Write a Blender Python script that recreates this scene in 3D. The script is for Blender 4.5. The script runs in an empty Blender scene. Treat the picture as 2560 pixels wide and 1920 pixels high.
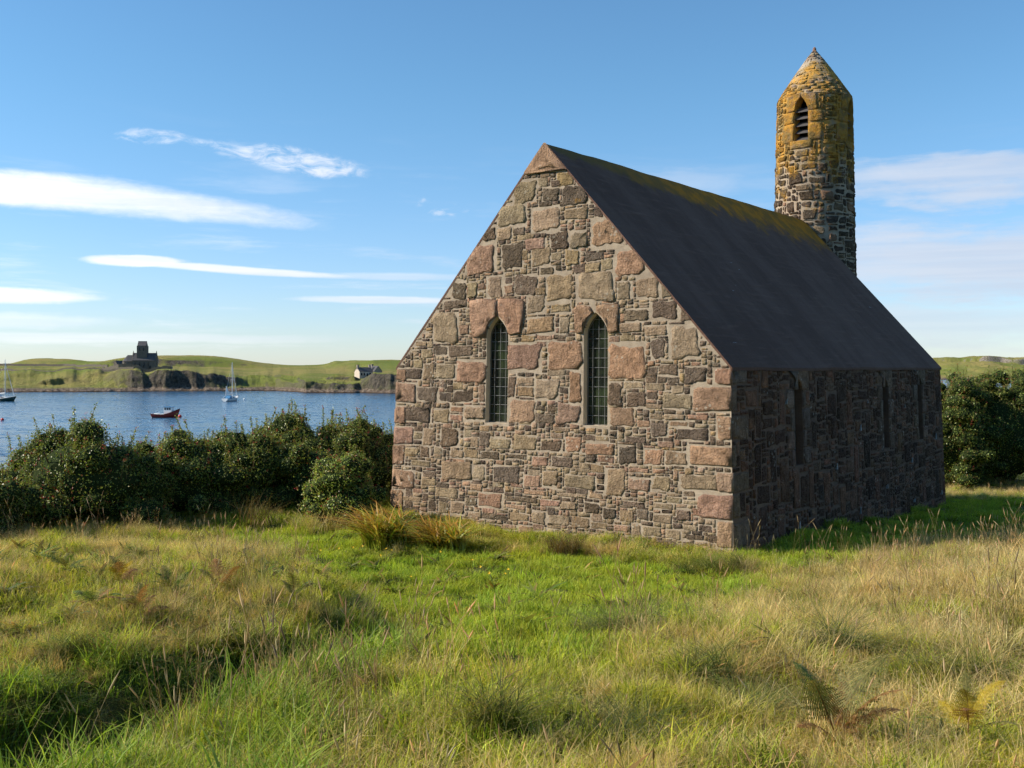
import bpy, bmesh, math, random
import numpy as np
from mathutils import Vector, Matrix
from mathutils.geometry import tessellate_polygon
random.seed(7); RNG = np.random.default_rng(11)
SC = bpy.context.scene
COL = SC.collection
rad = math.radians

# ------------------------------------------------------------------ camera, sky, sun, exposure
EYE = 2.88                      # eye height above the foot of the gable
FPX = 2620.0                    # focal length in photograph pixels (2560 wide)
HOR = 917.0                     # the horizon's row in the photograph
cam_d = bpy.data.cameras.new('camera'); cam = bpy.data.objects.new('camera', cam_d); COL.objects.link(cam)
cam.location = (0, 0, EYE); cam.rotation_euler = (rad(90), 0, 0)
cam_d.sensor_width = 36; cam_d.lens = 36 * FPX / 2560; cam_d.shift_y = -(960 - HOR) / 2560
cam_d.clip_start = 0.1; cam_d.clip_end = 20000
SC.camera = cam

SUN_EL, SUN_AZ = rad(33), rad(-92)         # azimuth from +Y towards +X
sd = Vector((math.sin(SUN_AZ) * math.cos(SUN_EL), math.cos(SUN_AZ) * math.cos(SUN_EL), math.sin(SUN_EL)))
sun_d = bpy.data.lights.new('sun', 'SUN'); sun = bpy.data.objects.new('sun', sun_d); COL.objects.link(sun)
sun_d.energy = 5.0; sun_d.angle = rad(0.53); sun_d.color = (1.0, 0.895, 0.74)
sun.rotation_euler = (-sd).to_track_quat('-Z', 'Y').to_euler()
sun.location = sd * 60

VS = SC.view_settings
VS.view_transform = 'Standard'; VS.look = 'None'; VS.exposure = 0.55; VS.gamma = 1.0
SC.display_settings.display_device = 'sRGB'
SC.render.engine = 'CYCLES'
cy = SC.cycles
cy.use_denoising = True; cy.max_bounces = 4; cy.diffuse_bounces = 2; cy.glossy_bounces = 2
cy.use_adaptive_sampling = True; cy.adaptive_threshold = 0.025; cy.adaptive_min_samples = 24
cy.transmission_bounces = 2; cy.transparent_max_bounces = 6; cy.caustics_reflective = False; cy.caustics_refractive = False
cy.sample_clamp_indirect = 4.0

class NT:
    """Small helper to write node trees as expressions."""
    def __init__(s, tree): s.t = tree; s.n = tree.nodes; s.l = tree.links
    def new(s, typ, **kw):
        n = s.n.new(typ)
        for k, v in kw.items(): setattr(n, k, v)
        return n
    def put(s, sock, v):
        if isinstance(v, bpy.types.NodeSocket): s.l.new(v, sock)
        elif v is not None:
            if hasattr(sock.default_value, '__len__') and not hasattr(v, '__len__'): v = (v,) * len(sock.default_value)
            if hasattr(v, '__len__') and len(sock.default_value) == 4 and len(v) == 3: v = (*v, 1)
            sock.default_value = v
    def m(s, op, a, b=None, c=None, clamp=False):
        n = s.new('ShaderNodeMath', operation=op, use_clamp=clamp)
        for i, v in enumerate((a, b, c)): 
            if v is not None: s.put(n.inputs[i], v)
        return n.outputs[0]
    def vm(s, op, a, b=None, scale=None):
        n = s.new('ShaderNodeVectorMath', operation=op); s.put(n.inputs[0], a)
        if b is not None: s.put(n.inputs[1], b)
        if scale is not None: s.put(n.inputs['Scale'], scale)
        return n.outputs['Value'] if op in ('DOT_PRODUCT', 'LENGTH') else n.outputs[0]
    def sep(s, v):
        n = s.new('ShaderNodeSeparateXYZ'); s.put(n.inputs[0], v); return n.outputs
    def comb(s, x, y, z):
        n = s.new('ShaderNodeCombineXYZ')
        for i, v in enumerate((x, y, z)): s.put(n.inputs[i], v)
        return n.outputs[0]
    def noise(s, vec, scale, detail=4, rough=0.55, dist=0.0, color=False):
        n = s.new('ShaderNodeTexNoise'); s.put(n.inputs['Vector'], vec); n.inputs['Scale'].default_value = scale
        n.inputs['Detail'].default_value = detail; n.inputs['Roughness'].default_value = rough; n.inputs['Distortion'].default_value = dist
        return n.outputs['Color'] if color else n.outputs['Fac']
    def voro(s, vec, scale, feature='F1', out='Distance', rnd=1.0):
        n = s.new('ShaderNodeTexVoronoi', feature=feature); s.put(n.inputs['Vector'], vec)
        n.inputs['Scale'].default_value = scale; n.inputs['Randomness'].default_value = rnd
        return n.outputs[out]
    def ss(s, v, a, b, lo=0.0, hi=1.0):
        n = s.new('ShaderNodeMapRange', interpolation_type='SMOOTHSTEP'); s.put(n.inputs['Value'], v)
        for k, x in (('From Min', a), ('From Max', b), ('To Min', lo), ('To Max', hi)): s.put(n.inputs[k], x)
        return n.outputs[0]
    def mix(s, f, a, b, blend='MIX'):
        n = s.new('ShaderNodeMix', data_type='RGBA', blend_type=blend); n.clamp_factor = True
        s.put(n.inputs[0], f); s.put(n.inputs[6], a); s.put(n.inputs[7], b); return n.outputs[2]
    def ramp(s, f, stops):
        n = s.new('ShaderNodeValToRGB'); s.put(n.inputs[0], f); e = n.color_ramp.elements
        while len(e) < len(stops): e.new(0.5)
        for i, (p, c) in enumerate(stops): e[i].position = p; e[i].color = (*c, 1) if len(c) == 3 else c
        return n.outputs[0]
    def attr(s, name, typ='GEOMETRY', out='Color'):
        n = s.new('ShaderNodeAttribute', attribute_name=name, attribute_type=typ); return n.outputs[out]
    def coord(s, out='Object'):
        return s.new('ShaderNodeTexCoord').outputs[out]

# ---- the sky: a Nishita daylight sky with thin high cloud and a few lens-shaped clouds
world = bpy.data.worlds.new('World'); SC.world = world; world.use_nodes = True
W = NT(world.node_tree); W.n.clear()
sky = W.new('ShaderNodeTexSky', sky_type='NISHITA', sun_disc=False, sun_elevation=SUN_EL, sun_rotation=SUN_AZ,
            altitude=10, air_density=1.0, dust_density=0.15, ozone_density=2.0)
dirv = W.coord('Generated'); dx, dy, dz = W.sep(dirv)
AZ = W.m('MULTIPLY', W.m('ARCTAN2', dx, dy), 57.2958)
EL = W.m('MULTIPLY', W.m('ARCSINE', dz), 57.2958)
wv = W.comb(W.m('MULTIPLY', AZ, 0.16), W.m('MULTIPLY', EL, 0.9), 3.1)
warp = W.m('SUBTRACT', W.noise(wv, 0.9, 5, 0.6), 0.5)
wv2 = W.comb(W.m('MULTIPLY', AZ, 0.5), W.m('MULTIPLY', EL, 1.2), 7.7)
fine = W.noise(wv2, 1.3, 7, 0.62, 0.6)
CL = None
def addmask(mk):
    global CL
    CL = mk if CL is None else W.m('MAXIMUM', CL, mk)
def lens(az0, el0, L, T, bend=0.0, op=1.0, soft=0.45, wob=0.35, skew=0.0):
    da = W.m('SUBTRACT', AZ, az0)
    e = W.m('SUBTRACT', EL, el0)
    e = W.m('ADD', e, W.m('MULTIPLY', W.m('MULTIPLY', da, da), bend))
    if skew: e = W.m('ADD', e, W.m('MULTIPLY', da, skew))
    e = W.m('ADD', e, W.m('MULTIPLY', warp, wob * T * 2))
    a = W.m('DIVIDE', da, L); b = W.m('DIVIDE', e, T)
    # a sharper upper edge and a softer lower one
    d = W.m('SUBTRACT', 1.0, W.m('ADD', W.m('MULTIPLY', a, a), W.m('MULTIPLY', b, b)))
    d = W.m('ADD', d, W.m('MULTIPLY', W.m('SUBTRACT', fine, 0.55), 0.55))
    addmask(W.m('MULTIPLY', W.ss(d, 0.0, soft), op))
lens(-25.5, 8.70, 17.0, 1.10, bend=0.0050, op=0.95, soft=0.9, wob=0.36)
lens(-19.8, 5.42, 2.9, 0.38, op=1.0, soft=0.6, wob=0.4)
lens(-15.0, 5.12, 8.2, 0.25, skew=0.045, op=0.92, soft=0.8, wob=0.4)
lens(-6.0, 4.9, 5.5, 0.28, op=0.45, soft=1.0, wob=0.5)
lens(-27.0, 3.55, 6.3, 0.55, op=0.85, soft=0.7, wob=0.4)
lens(-7.0, 3.62, 5.8, 0.26, op=0.7, soft=0.8, wob=0.4)
lens(-28.0, 2.3, 9.0, 0.45, op=0.5, soft=1.0, wob=0.9)
lens(-20.0, 1.5, 13.0, 0.40, op=0.45, soft=1.0, wob=0.9)
# torn wisps
def wisps(az0, el0, L, T, skew, lo, hi, op):
    da = W.m('SUBTRACT', AZ, az0)
    e = W.m('ADD', W.m('SUBTRACT', EL, el0), W.m('MULTIPLY', da, skew))
    a = W.m('DIVIDE', da, L); b = W.m('DIVIDE', e, T)
    env = W.ss(W.m('SUBTRACT', 1.0, W.m('ADD', W.m('MULTIPLY', a, a), W.m('MULTIPLY', b, b))), 0.0, 0.8)
    addmask(W.m('MULTIPLY', W.ss(W.m('ADD', fine, W.m('MULTIPLY', env, 0.22)), lo, hi), W.m('MULTIPLY', env, op)))
wisps(-19.0, 11.75, 2.4, 0.55, -0.02, 0.58, 0.98, 0.7)
wisps(-11.6, 10.85, 5.0, 0.95, 0.14, 0.55, 0.93, 0.80)
wisps(-15.2, 11.35, 3.2, 0.5, 0.10, 0.60, 0.98, 0.5)
wisps(-4.0, 8.6, 3.0, 0.6, 0.1, 0.68, 0.9, 0.4)
# broad soft streaks, thicker to the right
streak = W.noise(W.comb(W.m('MULTIPLY', AZ, 0.10), W.m('MULTIPLY', EL, 0.75), 1.3), 1.1, 6, 0.6, 0.3)
lens(23.0, 9.5, 9.0, 1.5, op=0.72, soft=1.0, wob=1.1)
lens(24.0, 5.4, 12.0, 2.4, op=0.78, soft=0.9, wob=0.8)
lens(19.0, 2.2, 14.0, 1.6, op=0.5, soft=1.0, wob=0.9)
lens(9.0, 9.9, 4.5, 1.0, op=0.3, soft=1.0, wob=1.2)
low = W.m('MULTIPLY', W.ss(EL, 14.0, 1.0), W.ss(streak, 0.50, 0.78))
addmask(W.m('MULTIPLY', low, 0.6))
shade = W.noise(W.comb(W.m('MULTIPLY', AZ, 0.09), W.m('MULTIPLY', EL, 2.2), 5.0), 1.0, 4, 0.5)
# cloud light: white in the sun's half of the sky, a little bluer away from it
sunside = W.ss(W.vm('DOT_PRODUCT', dirv, tuple(sd)), -0.55, 0.75)
cl_col = W.mix(sunside, (4.5, 4.75, 5.4), (9.0, 9.1, 9.4))
cl_col = W.mix(W.ss(shade, 0.40, 0.62, 0.0, 0.5), cl_col, W.mix(sunside, (3.7, 4.2, 5.2), (6.9, 7.1, 7.9)))
skyc = W.mix(1.0, sky.outputs[0], W.mix(W.ss(EL, 0.0, 16.0), (0.75, 0.88, 1.17), (0.67, 0.98, 1.12)), 'MULTIPLY')
CLT = W.m('MULTIPLY', CL, W.ss(streak, 0.25, 0.6, 0.80, 1.0))
final = W.mix(CLT, skyc, cl_col)
bg = W.new('ShaderNodeBackground'); W.put(bg.inputs[0], final); bg.inputs[1].default_value = 0.10
wo = W.new('ShaderNodeOutputWorld'); W.l.new(bg.outputs[0], wo.inputs[0])

world.cycles.sampling_method = 'MANUAL'; world.cycles.sample_map_resolution = 512

# ------------------------------------------------------------------ helpers
def pix(x, y, d):
    """the point at depth d behind a photograph pixel"""
    return Vector(((x - 1280) / FPX * d, d, EYE - (y - HOR) / FPX * d))
def link(o, parent=None):
    COL.objects.link(o)
    if parent is not None: o.parent = parent
    return o
def empty(name, loc=(0, 0, 0), rz=0.0, parent=None):
    o = bpy.data.objects.new(name, None); o.location = loc; o.rotation_euler = (0, 0, rz); o.empty_display_size = 0.3
    return link(o, parent)
def tag(o, label=None, cat=None, group=None, kind=None):
    for k, v in (('label', label), ('category', cat), ('group', group), ('kind', kind)):
        if v: o[k] = v
    return o
def mesh_np(name, V, F, col=None, smooth=False):
    """fast mesh from numpy arrays; F is (n, k) with one k"""
    V = np.asarray(V, dtype=np.float32); F = np.asarray(F, dtype=np.int32); n, k = F.shape
    me = bpy.data.meshes.new(name)
    me.vertices.add(len(V)); me.vertices.foreach_set('co', V.ravel())
    me.loops.add(n * k); me.loops.foreach_set('vertex_index', F.ravel())
    me.polygons.add(n); me.polygons.foreach_set('loop_start', np.arange(0, n * k, k, dtype=np.int32))
    if smooth: me.polygons.foreach_set('use_smooth', np.ones(n, dtype=bool))
    me.update(calc_edges=True)
    if col is not None:
        c = np.ones((len(V), 4), dtype=np.float32); c[:, :col.shape[1]] = col
        a = me.color_attributes.new('Col', 'FLOAT_COLOR', 'POINT'); a.data.foreach_set('color', c.ravel())
    return me
def obj(name, me, mat=None, parent=None):
    o = bpy.data.objects.new(name, me)
    if mat is not None and not me.materials: me.materials.append(mat)
    return link(o, parent)
class MB:
    """collects boxes, prisms and tubes; build() links them as one mesh"""
    def __init__(s): s.v = []; s.f = []
    def add(s, vs, fs):
        b = len(s.v); s.v += [tuple(v) for v in vs]; s.f += [tuple(i + b for i in f) for f in fs]; return s
    def box(s, x0, x1, y0, y1, z0, z1):
        return s.add([(x0,y0,z0),(x1,y0,z0),(x1,y1,z0),(x0,y1,z0),(x0,y0,z1),(x1,y0,z1),(x1,y1,z1),(x0,y1,z1)],
                     [(0,3,2,1),(4,5,6,7),(0,1,5,4),(1,2,6,5),(2,3,7,6),(3,0,4,7)])
    def prism(s, poly, axis, a, b):
        """2D polygon swept along an axis from a to b"""
        n = len(poly)
        def P(p, t): return {'x': (t, p[0], p[1]), 'y': (p[0], t, p[1]), 'z': (p[0], p[1], t)}[axis]
        return s.add([P(p, a) for p in poly] + [P(p, b) for p in poly],
                     [tuple(range(n))[::-1], tuple(range(n, 2 * n))] + [(i, (i + 1) % n, n + (i + 1) % n, n + i) for i in range(n)])
    def tube(s, pts, r, n=6, cap=True):
        pts = [Vector(p) for p in pts]; rs = r if hasattr(r, '__len__') else [r] * len(pts); rings = []
        for i, p in enumerate(pts):
            d = (pts[min(i + 1, len(pts) - 1)] - pts[max(i - 1, 0)]).normalized()
            up = Vector((0, 0, 1)) if abs(d.z) < 0.9 else Vector((1, 0, 0))
            a = d.cross(up).normalized(); b = d.cross(a)
            rings.append([p + (a * math.cos(2 * math.pi * k / n) + b * math.sin(2 * math.pi * k / n)) * rs[i] for k in range(n)])
        vs = [v for rg in rings for v in rg]; fs = []
        for i in range(len(pts) - 1):
            for k in range(n): fs.append((i*n+k, i*n+(k+1)%n, (i+1)*n+(k+1)%n, (i+1)*n+k))
        if cap: fs += [tuple(range(n))[::-1], tuple(range((len(pts)-1)*n, len(pts)*n))]
        return s.add(vs, fs)
    def build(s, name, mat=None, parent=None, smooth=False, fn=None):
        me = bpy.data.meshes.new(name)
        me.from_pydata([fn(v) for v in s.v] if fn else s.v, [], s.f); me.update()
        bm = bmesh.new(); bm.from_mesh(me); bmesh.ops.recalc_face_normals(bm, faces=bm.faces); bm.to_mesh(me); bm.free()
        if smooth: me.polygons.foreach_set('use_smooth', np.ones(len(me.polygons), dtype=bool))
        return obj(name, me, mat, parent)

def _hash(ix, iy, seed):
    h = (ix.astype(np.int64) * 374761393 + iy.astype(np.int64) * 668265263 + seed * 1274126177) & 0xffffffff
    h = ((h ^ (h >> 13)) * 1274126177) & 0xffffffff
    return ((h ^ (h >> 16)) & 0xffff) / 65535.0
def vnoise(x, y, seed=0):
    x = np.asarray(x, dtype=np.float64); y = np.asarray(y, dtype=np.float64)
    ix = np.floor(x); iy = np.floor(y); fx = x - ix; fy = y - iy
    fx = fx * fx * (3 - 2 * fx); fy = fy * fy * (3 - 2 * fy)
    a = _hash(ix, iy, seed); b = _hash(ix + 1, iy, seed); c = _hash(ix, iy + 1, seed); d = _hash(ix + 1, iy + 1, seed)
    return (a * (1 - fx) + b * fx) * (1 - fy) + (c * (1 - fx) + d * fx) * fy
def fbm(x, y, seed=0, oct=4):
    r = 0.0; a = 0.5; t = 0.0
    for o in range(oct): r = r + a * vnoise(x * 2**o, y * 2**o, seed + o * 17); t += a; a *= 0.5
    return r / t
def sstep(v, a, b):
    t = np.clip((np.asarray(v, dtype=np.float64) - a) / (b - a), 0, 1); return t * t * (3 - 2 * t)
def in_poly(x, y, poly):
    x = np.asarray(x); y = np.asarray(y); r = np.zeros(x.shape, dtype=bool); n = len(poly)
    for i in range(n):
        (x0, y0), (x1, y1) = poly[i], poly[(i + 1) % n]
        c = ((y0 > y) != (y1 > y)) & (x < (x1 - x0) * (y - y0) / ((y1 - y0) or 1e-9) + x0); r ^= c
    return r
def grid_faces(nx, ny):
    i = np.arange(nx - 1)[None, :] + np.arange(ny - 1)[:, None] * nx; i = i.ravel()
    return np.stack([i, i + 1, i + 1 + nx, i + nx], 1)

# ------------------------------------------------------------------ materials
def material(name):
    m = bpy.data.materials.new(name); m.use_nodes = True; t = NT(m.node_tree); t.n.clear()
    out = t.new('ShaderNodeOutputMaterial'); p = t.new('ShaderNodeBsdfPrincipled'); t.l.new(p.outputs[0], out.inputs[0])
    return m, t, p, out
def setp(t, p, col=None, rough=None, spec=None, metal=None, normal=None):
    if col is not None: t.put(p.inputs['Base Color'], col)
    if rough is not None: t.put(p.inputs['Roughness'], rough)
    if spec is not None: t.put(p.inputs['Specular IOR Level'], spec)
    if metal is not None: t.put(p.inputs['Metallic'], metal)
    if normal is not None: t.put(p.inputs['Normal'], normal)
def bump(t, h, strength=0.5, dist=0.02):
    n = t.new('ShaderNodeBump'); t.put(n.inputs['Height'], h); n.inputs['Strength'].default_value = strength; n.inputs['Distance'].default_value = dist
    return n.outputs[0]
def simple(name, col, rough=0.6, var=0.2, scale=3.0, spec=0.3, metal=0.0, bmp=0.0, bscale=30):
    m, t, p, o = material(name); co = t.coord()
    n = t.noise(co, scale, 5, 0.6)
    c = t.mix(n, tuple(x * (1 - var) for x in col), tuple(min(1, x * (1 + var)) for x in col))
    setp(t, p, c, rough, spec, metal, bump(t, t.noise(co, bscale, 5), bmp, 0.02) if bmp else None)
    return m
ORANGE, YELLOWG = (0.42, 0.20, 0.025), (0.30, 0.21, 0.04)
def stone_material(name, lichen=None, spots=0.5):
    """weathered rubble; the stone's own colour comes from its mesh, alpha says how coarse it is"""
    m, t, p, o = material(name); co = t.coord()
    base = t.attr('Col'); coarse = t.attr('Col', out='Alpha')
    n1 = t.noise(co, 5.0, 6, 0.65); n2 = t.noise(co, 26.0, 5, 0.7); n3 = t.noise(t.vm('MULTIPLY', co, (1, 1, 0.3)), 16.0, 4, 0.6)
    c = t.mix(t.ss(n1, 0.32, 0.72), t.mix(1.0, base, (0.66, 0.63, 0.60), 'MULTIPLY'), t.mix(1.0, base, (1.22, 1.18, 1.12), 'MULTIPLY'))
    c = t.mix(t.ss(n2, 0.48, 0.72, 0, 0.75), c, t.mix(1.0, c, (0.50, 0.48, 0.47), 'MULTIPLY'))
    c = t.mix(t.ss(n2, 0.42, 0.20, 0, 0.5), c, t.mix(1.0, c, (1.35, 1.32, 1.28), 'MULTIPLY'))
    blot = t.m('MULTIPLY', t.ss(t.voro(co, 11.0), 0.30, 0.22), t.ss(t.noise(co, 1.7, 3), 0.52, 0.64))
    c = t.mix(t.m('MULTIPLY', blot, spots), c, (0.52, 0.49, 0.41))
    dots = t.m('MULTIPLY', t.ss(t.voro(co, 38.0), 0.22, 0.13), t.ss(t.noise(co, 2.6, 3), 0.52, 0.64))
    c = t.mix(t.m('MULTIPLY', dots, spots), c, (0.60, 0.57, 0.50))
    stain = t.ss(t.noise(t.vm('MULTIPLY', co, (1.0, 1.0, 0.25)), 1.3, 5, 0.65), 0.52, 0.72, 0, 0.38)
    c = t.mix(stain, c, t.mix(1.0, c, (0.52, 0.50, 0.48), 'MULTIPLY'))
    if lichen: c = lichen(t, co, c, n1, n2)
    crack = t.ss(t.voro(t.vm('ADD', co, t.vm('SCALE', t.noise(co, 3.0, 3, color=True), scale=0.25)), 6.5, 'DISTANCE_TO_EDGE'), 0.0, 0.10)
    c = t.mix(t.m('MULTIPLY', t.m('SUBTRACT', 1.0, crack), t.m('ADD', 0.0, t.m('MULTIPLY', coarse, 0.30))), c, t.mix(1.0, c, (0.5, 0.47, 0.45), 'MULTIPLY'))
    h = t.m('ADD', t.m('ADD', t.m('MULTIPLY', n1, 0.7), t.m('MULTIPLY', crack, t.m('ADD', 0.0, t.m('MULTIPLY', coarse, 0.16)))), t.m('ADD', t.m('MULTIPLY', t.m('ADD', n2, t.m('MULTIPLY', t.noise(co, 70.0, 3, 0.7), 0.5)), t.m('ADD', 0.36, t.m('MULTIPLY', coarse, 0.6))), t.m('MULTIPLY', n3, 0.45)))
    b = t.new('ShaderNodeBump'); t.put(b.inputs['Height'], h); b.inputs['Distance'].default_value = 0.13
    t.put(b.inputs['Strength'], t.m('ADD', 0.55, t.m('MULTIPLY', coarse, 0.40)))
    setp(t, p, c, 0.92, 0.15, None, b.outputs[0]); return m
def lichen_gable(t, co, c, n1, n2):
    f = t.m('MULTIPLY', t.ss(t.noise(co, 2.2, 4, 0.7), 0.60, 0.72), t.ss(t.noise(co, 9.0, 4), 0.50, 0.62))
    z = t.ss(t.sep(co)[2], 2.5, 5.5, 0.15, 0.9)
    return t.mix(t.m('MULTIPLY', f, z), c, (0.40, 0.22, 0.04))
def lichen_tower(t, co, c, n1, n2):
    z = t.sep(co)[2]
    big = t.noise(co, 1.6, 5, 0.65)
    band = t.m('MULTIPLY', t.ss(z, 6.6, 9.4), t.ss(z, 11.4, 10.6, 0.3, 1.0))
    f = t.ss(t.m('ADD', t.m('ADD', t.m('MULTIPLY', big, 0.7), t.m('MULTIPLY', n2, 0.3)), t.m('MULTIPLY', band, 0.20)), 0.585, 0.67)
    col = t.mix(t.ss(n2, 0.40, 0.62), (0.52, 0.235, 0.025), (0.42, 0.265, 0.055))
    col = t.mix(t.ss(t.noise(co, 3.3, 3), 0.45, 0.62, 0, 0.8), col, (0.17, 0.135, 0.055))
    return t.mix(t.m('MULTIPLY', f, t.ss(n1, 0.28, 0.50, 0.25, 0.92)), c, col)
STONE = stone_material('rubble_stone', lichen_gable)
TSTONE = stone_material('tower_stone', lichen_tower, 0.3)
def mortar_material(name, lichen=None):
    m, t, p, o = material(name); co = t.coord(); n = t.noise(co, 4.0, 6, 0.7); n2 = t.noise(co, 40.0, 5, 0.7)
    c = t.mix(t.ss(n, 0.3, 0.7), (0.275, 0.222, 0.168), (0.405, 0.335, 0.255))
    c = t.mix(t.ss(n2, 0.5, 0.8, 0, 0.5), c, (0.16, 0.13, 0.10))
    if lichen: c = lichen(t, co, c, n, n2)
    setp(t, p, c, 0.95, 0.1, None, bump(t, t.m('ADD', n, t.m('MULTIPLY', n2, 0.5)), 0.6, 0.03)); return m
MORTAR = mortar_material('lime_mortar'); TMORTAR = mortar_material('tower_mortar', lichen_tower)
# ------------------------------------------------------------------ the ground
SEA = EYE - 12.0
def ground_z(x, y):
    x = np.asarray(x, dtype=np.float64); y = np.asarray(y, dtype=np.float64)
    right = 1.28 * (1 - sstep(y, 2.0, 15.0)); low = 1.28 * (1 - sstep(y, 0.5, 6.8)) + 0.04
    # left of this line the ground drops into a hollow, with a steep bank beyond it
    ax, ay, bx, by = -1.37, 5.7, -0.53, 9.2
    nsd = -((x - ax) * (by - ay) - (y - ay) * (bx - ax)) / math.hypot(bx - ax, by - ay); wl = sstep(nsd, -0.15, 0.75)
    ye = np.maximum(6.6, 7.2 + (x + 3.6) * 1.36) + 0.35 * (fbm(x * 0.9, x * 0 + 4.0, 131, 2) - 0.5)
    rise = (0.58 * sstep(y, ye - 0.85, ye + 0.10) + 0.06 * sstep(y, ye, ye + 3.2)) * (1 - sstep(x + 0.35 * (y - 9), -1.7, -0.5)) * (1 - sstep(y, 12.0, 15.5))
    z = right * (1 - wl) + low * wl + rise
    z = z + 1.0 * np.exp(-((x - 7.3) / 2.75)**2 - ((y - 9.4) / 3.5)**2)
    z = z - 0.42 * sstep(x, 3.5, 9.5) * sstep(y, 13.5, 22) - 0.85 * sstep(x, 6.5, 10.5) * sstep(y, 24.5, 34)
    rough = 1 - 0.75 * np.exp(-((x - 1.0) / 4.2)**2 - ((y - 14.2) / 2.6)**2)
    z = z + (fbm(x * 0.55, y * 0.55, 3) - 0.5) * 0.34 * rough + (fbm(x * 2.2, y * 2.2, 9, 3) - 0.5) * 0.25 * (0.85 + 0.15 * rough)
    lo_ = 20.0 + 12.0 * sstep(x, -2, 9); far = sstep((y - lo_) / (116.0 - lo_), 0.0, 1.0) 
    z = z * (1 - sstep(y, 30, 60)) - 10.3 * far + (fbm(x * 0.06, y * 0.06, 21) - 0.5) * 2.0 * sstep(y, 35, 70) * (1 - sstep(y, 95, 115))
    z = z + 34 * sstep(-x, 60, 185) * (1 - sstep(y, 5, 75)) + 16 * sstep(-y, 25, 70)
    return z
def gz(x, y): return float(ground_z(x, y))
def px2ground(px, py):
    d = np.linspace(3.0, 40.0, 1500); x = (px - 1280) / FPX * d; zr = EYE - (py - HOR) / FPX * d
    k = int(np.argmax(zr <= ground_z(x, d))); return float(x[k]), float(d[k])
def axis(n, lim_lo, lim_hi, c, fine):
    t = np.linspace(-1, 1, n); out = []
    for s in t:
        L = (lim_hi - c) if s >= 0 else (c - lim_lo); a = abs(s); out.append(c + math.copysign(fine * n / 2 * a + (L - fine * n / 2) * a**4, s))
    return np.array(out)
gx = axis(280, -190, 190, 0, 0.10); gy = axis(300, -70, 150, 11, 0.09)
GX, GY = np.meshgrid(gx, gy); GZ = ground_z(GX, GY)
gm = mesh_np('ground', np.stack([GX, GY, GZ], -1).reshape(-1, 3), grid_faces(len(gx), len(gy)), smooth=True)
m, t, p, o = material('turf'); co = t.coord(); gzz = t.sep(co)[2]
n1 = t.noise(co, 0.5, 5, 0.6); n2 = t.noise(co, 6.0, 6, 0.7); n3 = t.noise(co, 45.0, 4, 0.7)
c = t.mix(t.ss(n2, 0.3, 0.7), (0.040, 0.062, 0.012), (0.085, 0.120, 0.022))
c = t.mix(t.ss(n1, 0.42, 0.62), c, t.mix(n2, (0.10, 0.085, 0.03), (0.15, 0.14, 0.045)))
c = t.mix(t.ss(n3, 0.52, 0.75, 0, 0.7), c, (0.035, 0.030, 0.015))
sand = t.mix(t.ss(t.noise(co, 1.2, 5), 0.4, 0.6), (0.36, 0.31, 0.24), (0.22, 0.19, 0.15))
zz = t.m('ADD', gzz, t.m('MULTIPLY', t.m('SUBTRACT', n1, 0.5), 1.2))
c = t.mix(t.ss(zz, SEA + 1.5, SEA + 1.0), c, sand)
setp(t, p, c, 0.95, 0.1, None, bump(t, t.m('ADD', n2, t.m('MULTIPLY', n3, 0.5)), 0.8, 0.05))
tag(obj('ground', gm, m), 'rough grassy ground sloping from the meadow down to the bay', kind='structure')

# ------------------------------------------------------------------ the sea
wm = mesh_np('sea', [(-9000, 60, SEA), (9000, 60, SEA), (9000, 16000, SEA), (-9000, 16000, SEA)], [[0, 1, 2, 3]])
m, t, p, o = material('sea_water'); co = t.coord()
stretch = t.vm('MULTIPLY', co, (0.55, 1.0, 1.0))
a = t.noise(stretch, 1.6, 4, 0.6, color=True); b = t.noise(stretch, 0.33, 3, 0.6, color=True)
v = t.vm('SUBTRACT', t.vm('ADD', t.vm('SCALE', a, scale=0.62), t.vm('SCALE', b, scale=0.38)), (0.5, 0.5, 0.5))
amp = t.ss(t.noise(t.vm('MULTIPLY', co, (0.006, 0.02, 1)), 1.0, 4, 0.6), 0.3, 0.7, 0.75, 1.35)
v = t.vm('MULTIPLY', t.vm('SCALE', v, scale=amp), (1.0, 1.3, 0.0))
nrm = t.vm('NORMALIZE', t.vm('ADD', t.vm('SCALE', v, scale=1.5), (0, 0, 1)))
patch = t.noise(t.vm('MULTIPLY', co, (0.004, 0.012, 1)), 1.0, 4, 0.6)
c = t.mix(t.ss(patch, 0.35, 0.65), (0.020, 0.070, 0.135), (0.032, 0.098, 0.175))
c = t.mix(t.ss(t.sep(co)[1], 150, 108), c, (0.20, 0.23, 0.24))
setp(t, p, c, 0.15, 0.20, None, nrm); p.inputs['IOR'].default_value = 1.33
tag(obj('sea', wm, m), 'blue rippled sea filling the bay', kind='structure')

# ------------------------------------------------------------------ the far shores
def pxX(px, Y): return (np.asarray(px, dtype=np.float64) - 1280) / FPX * Y
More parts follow.
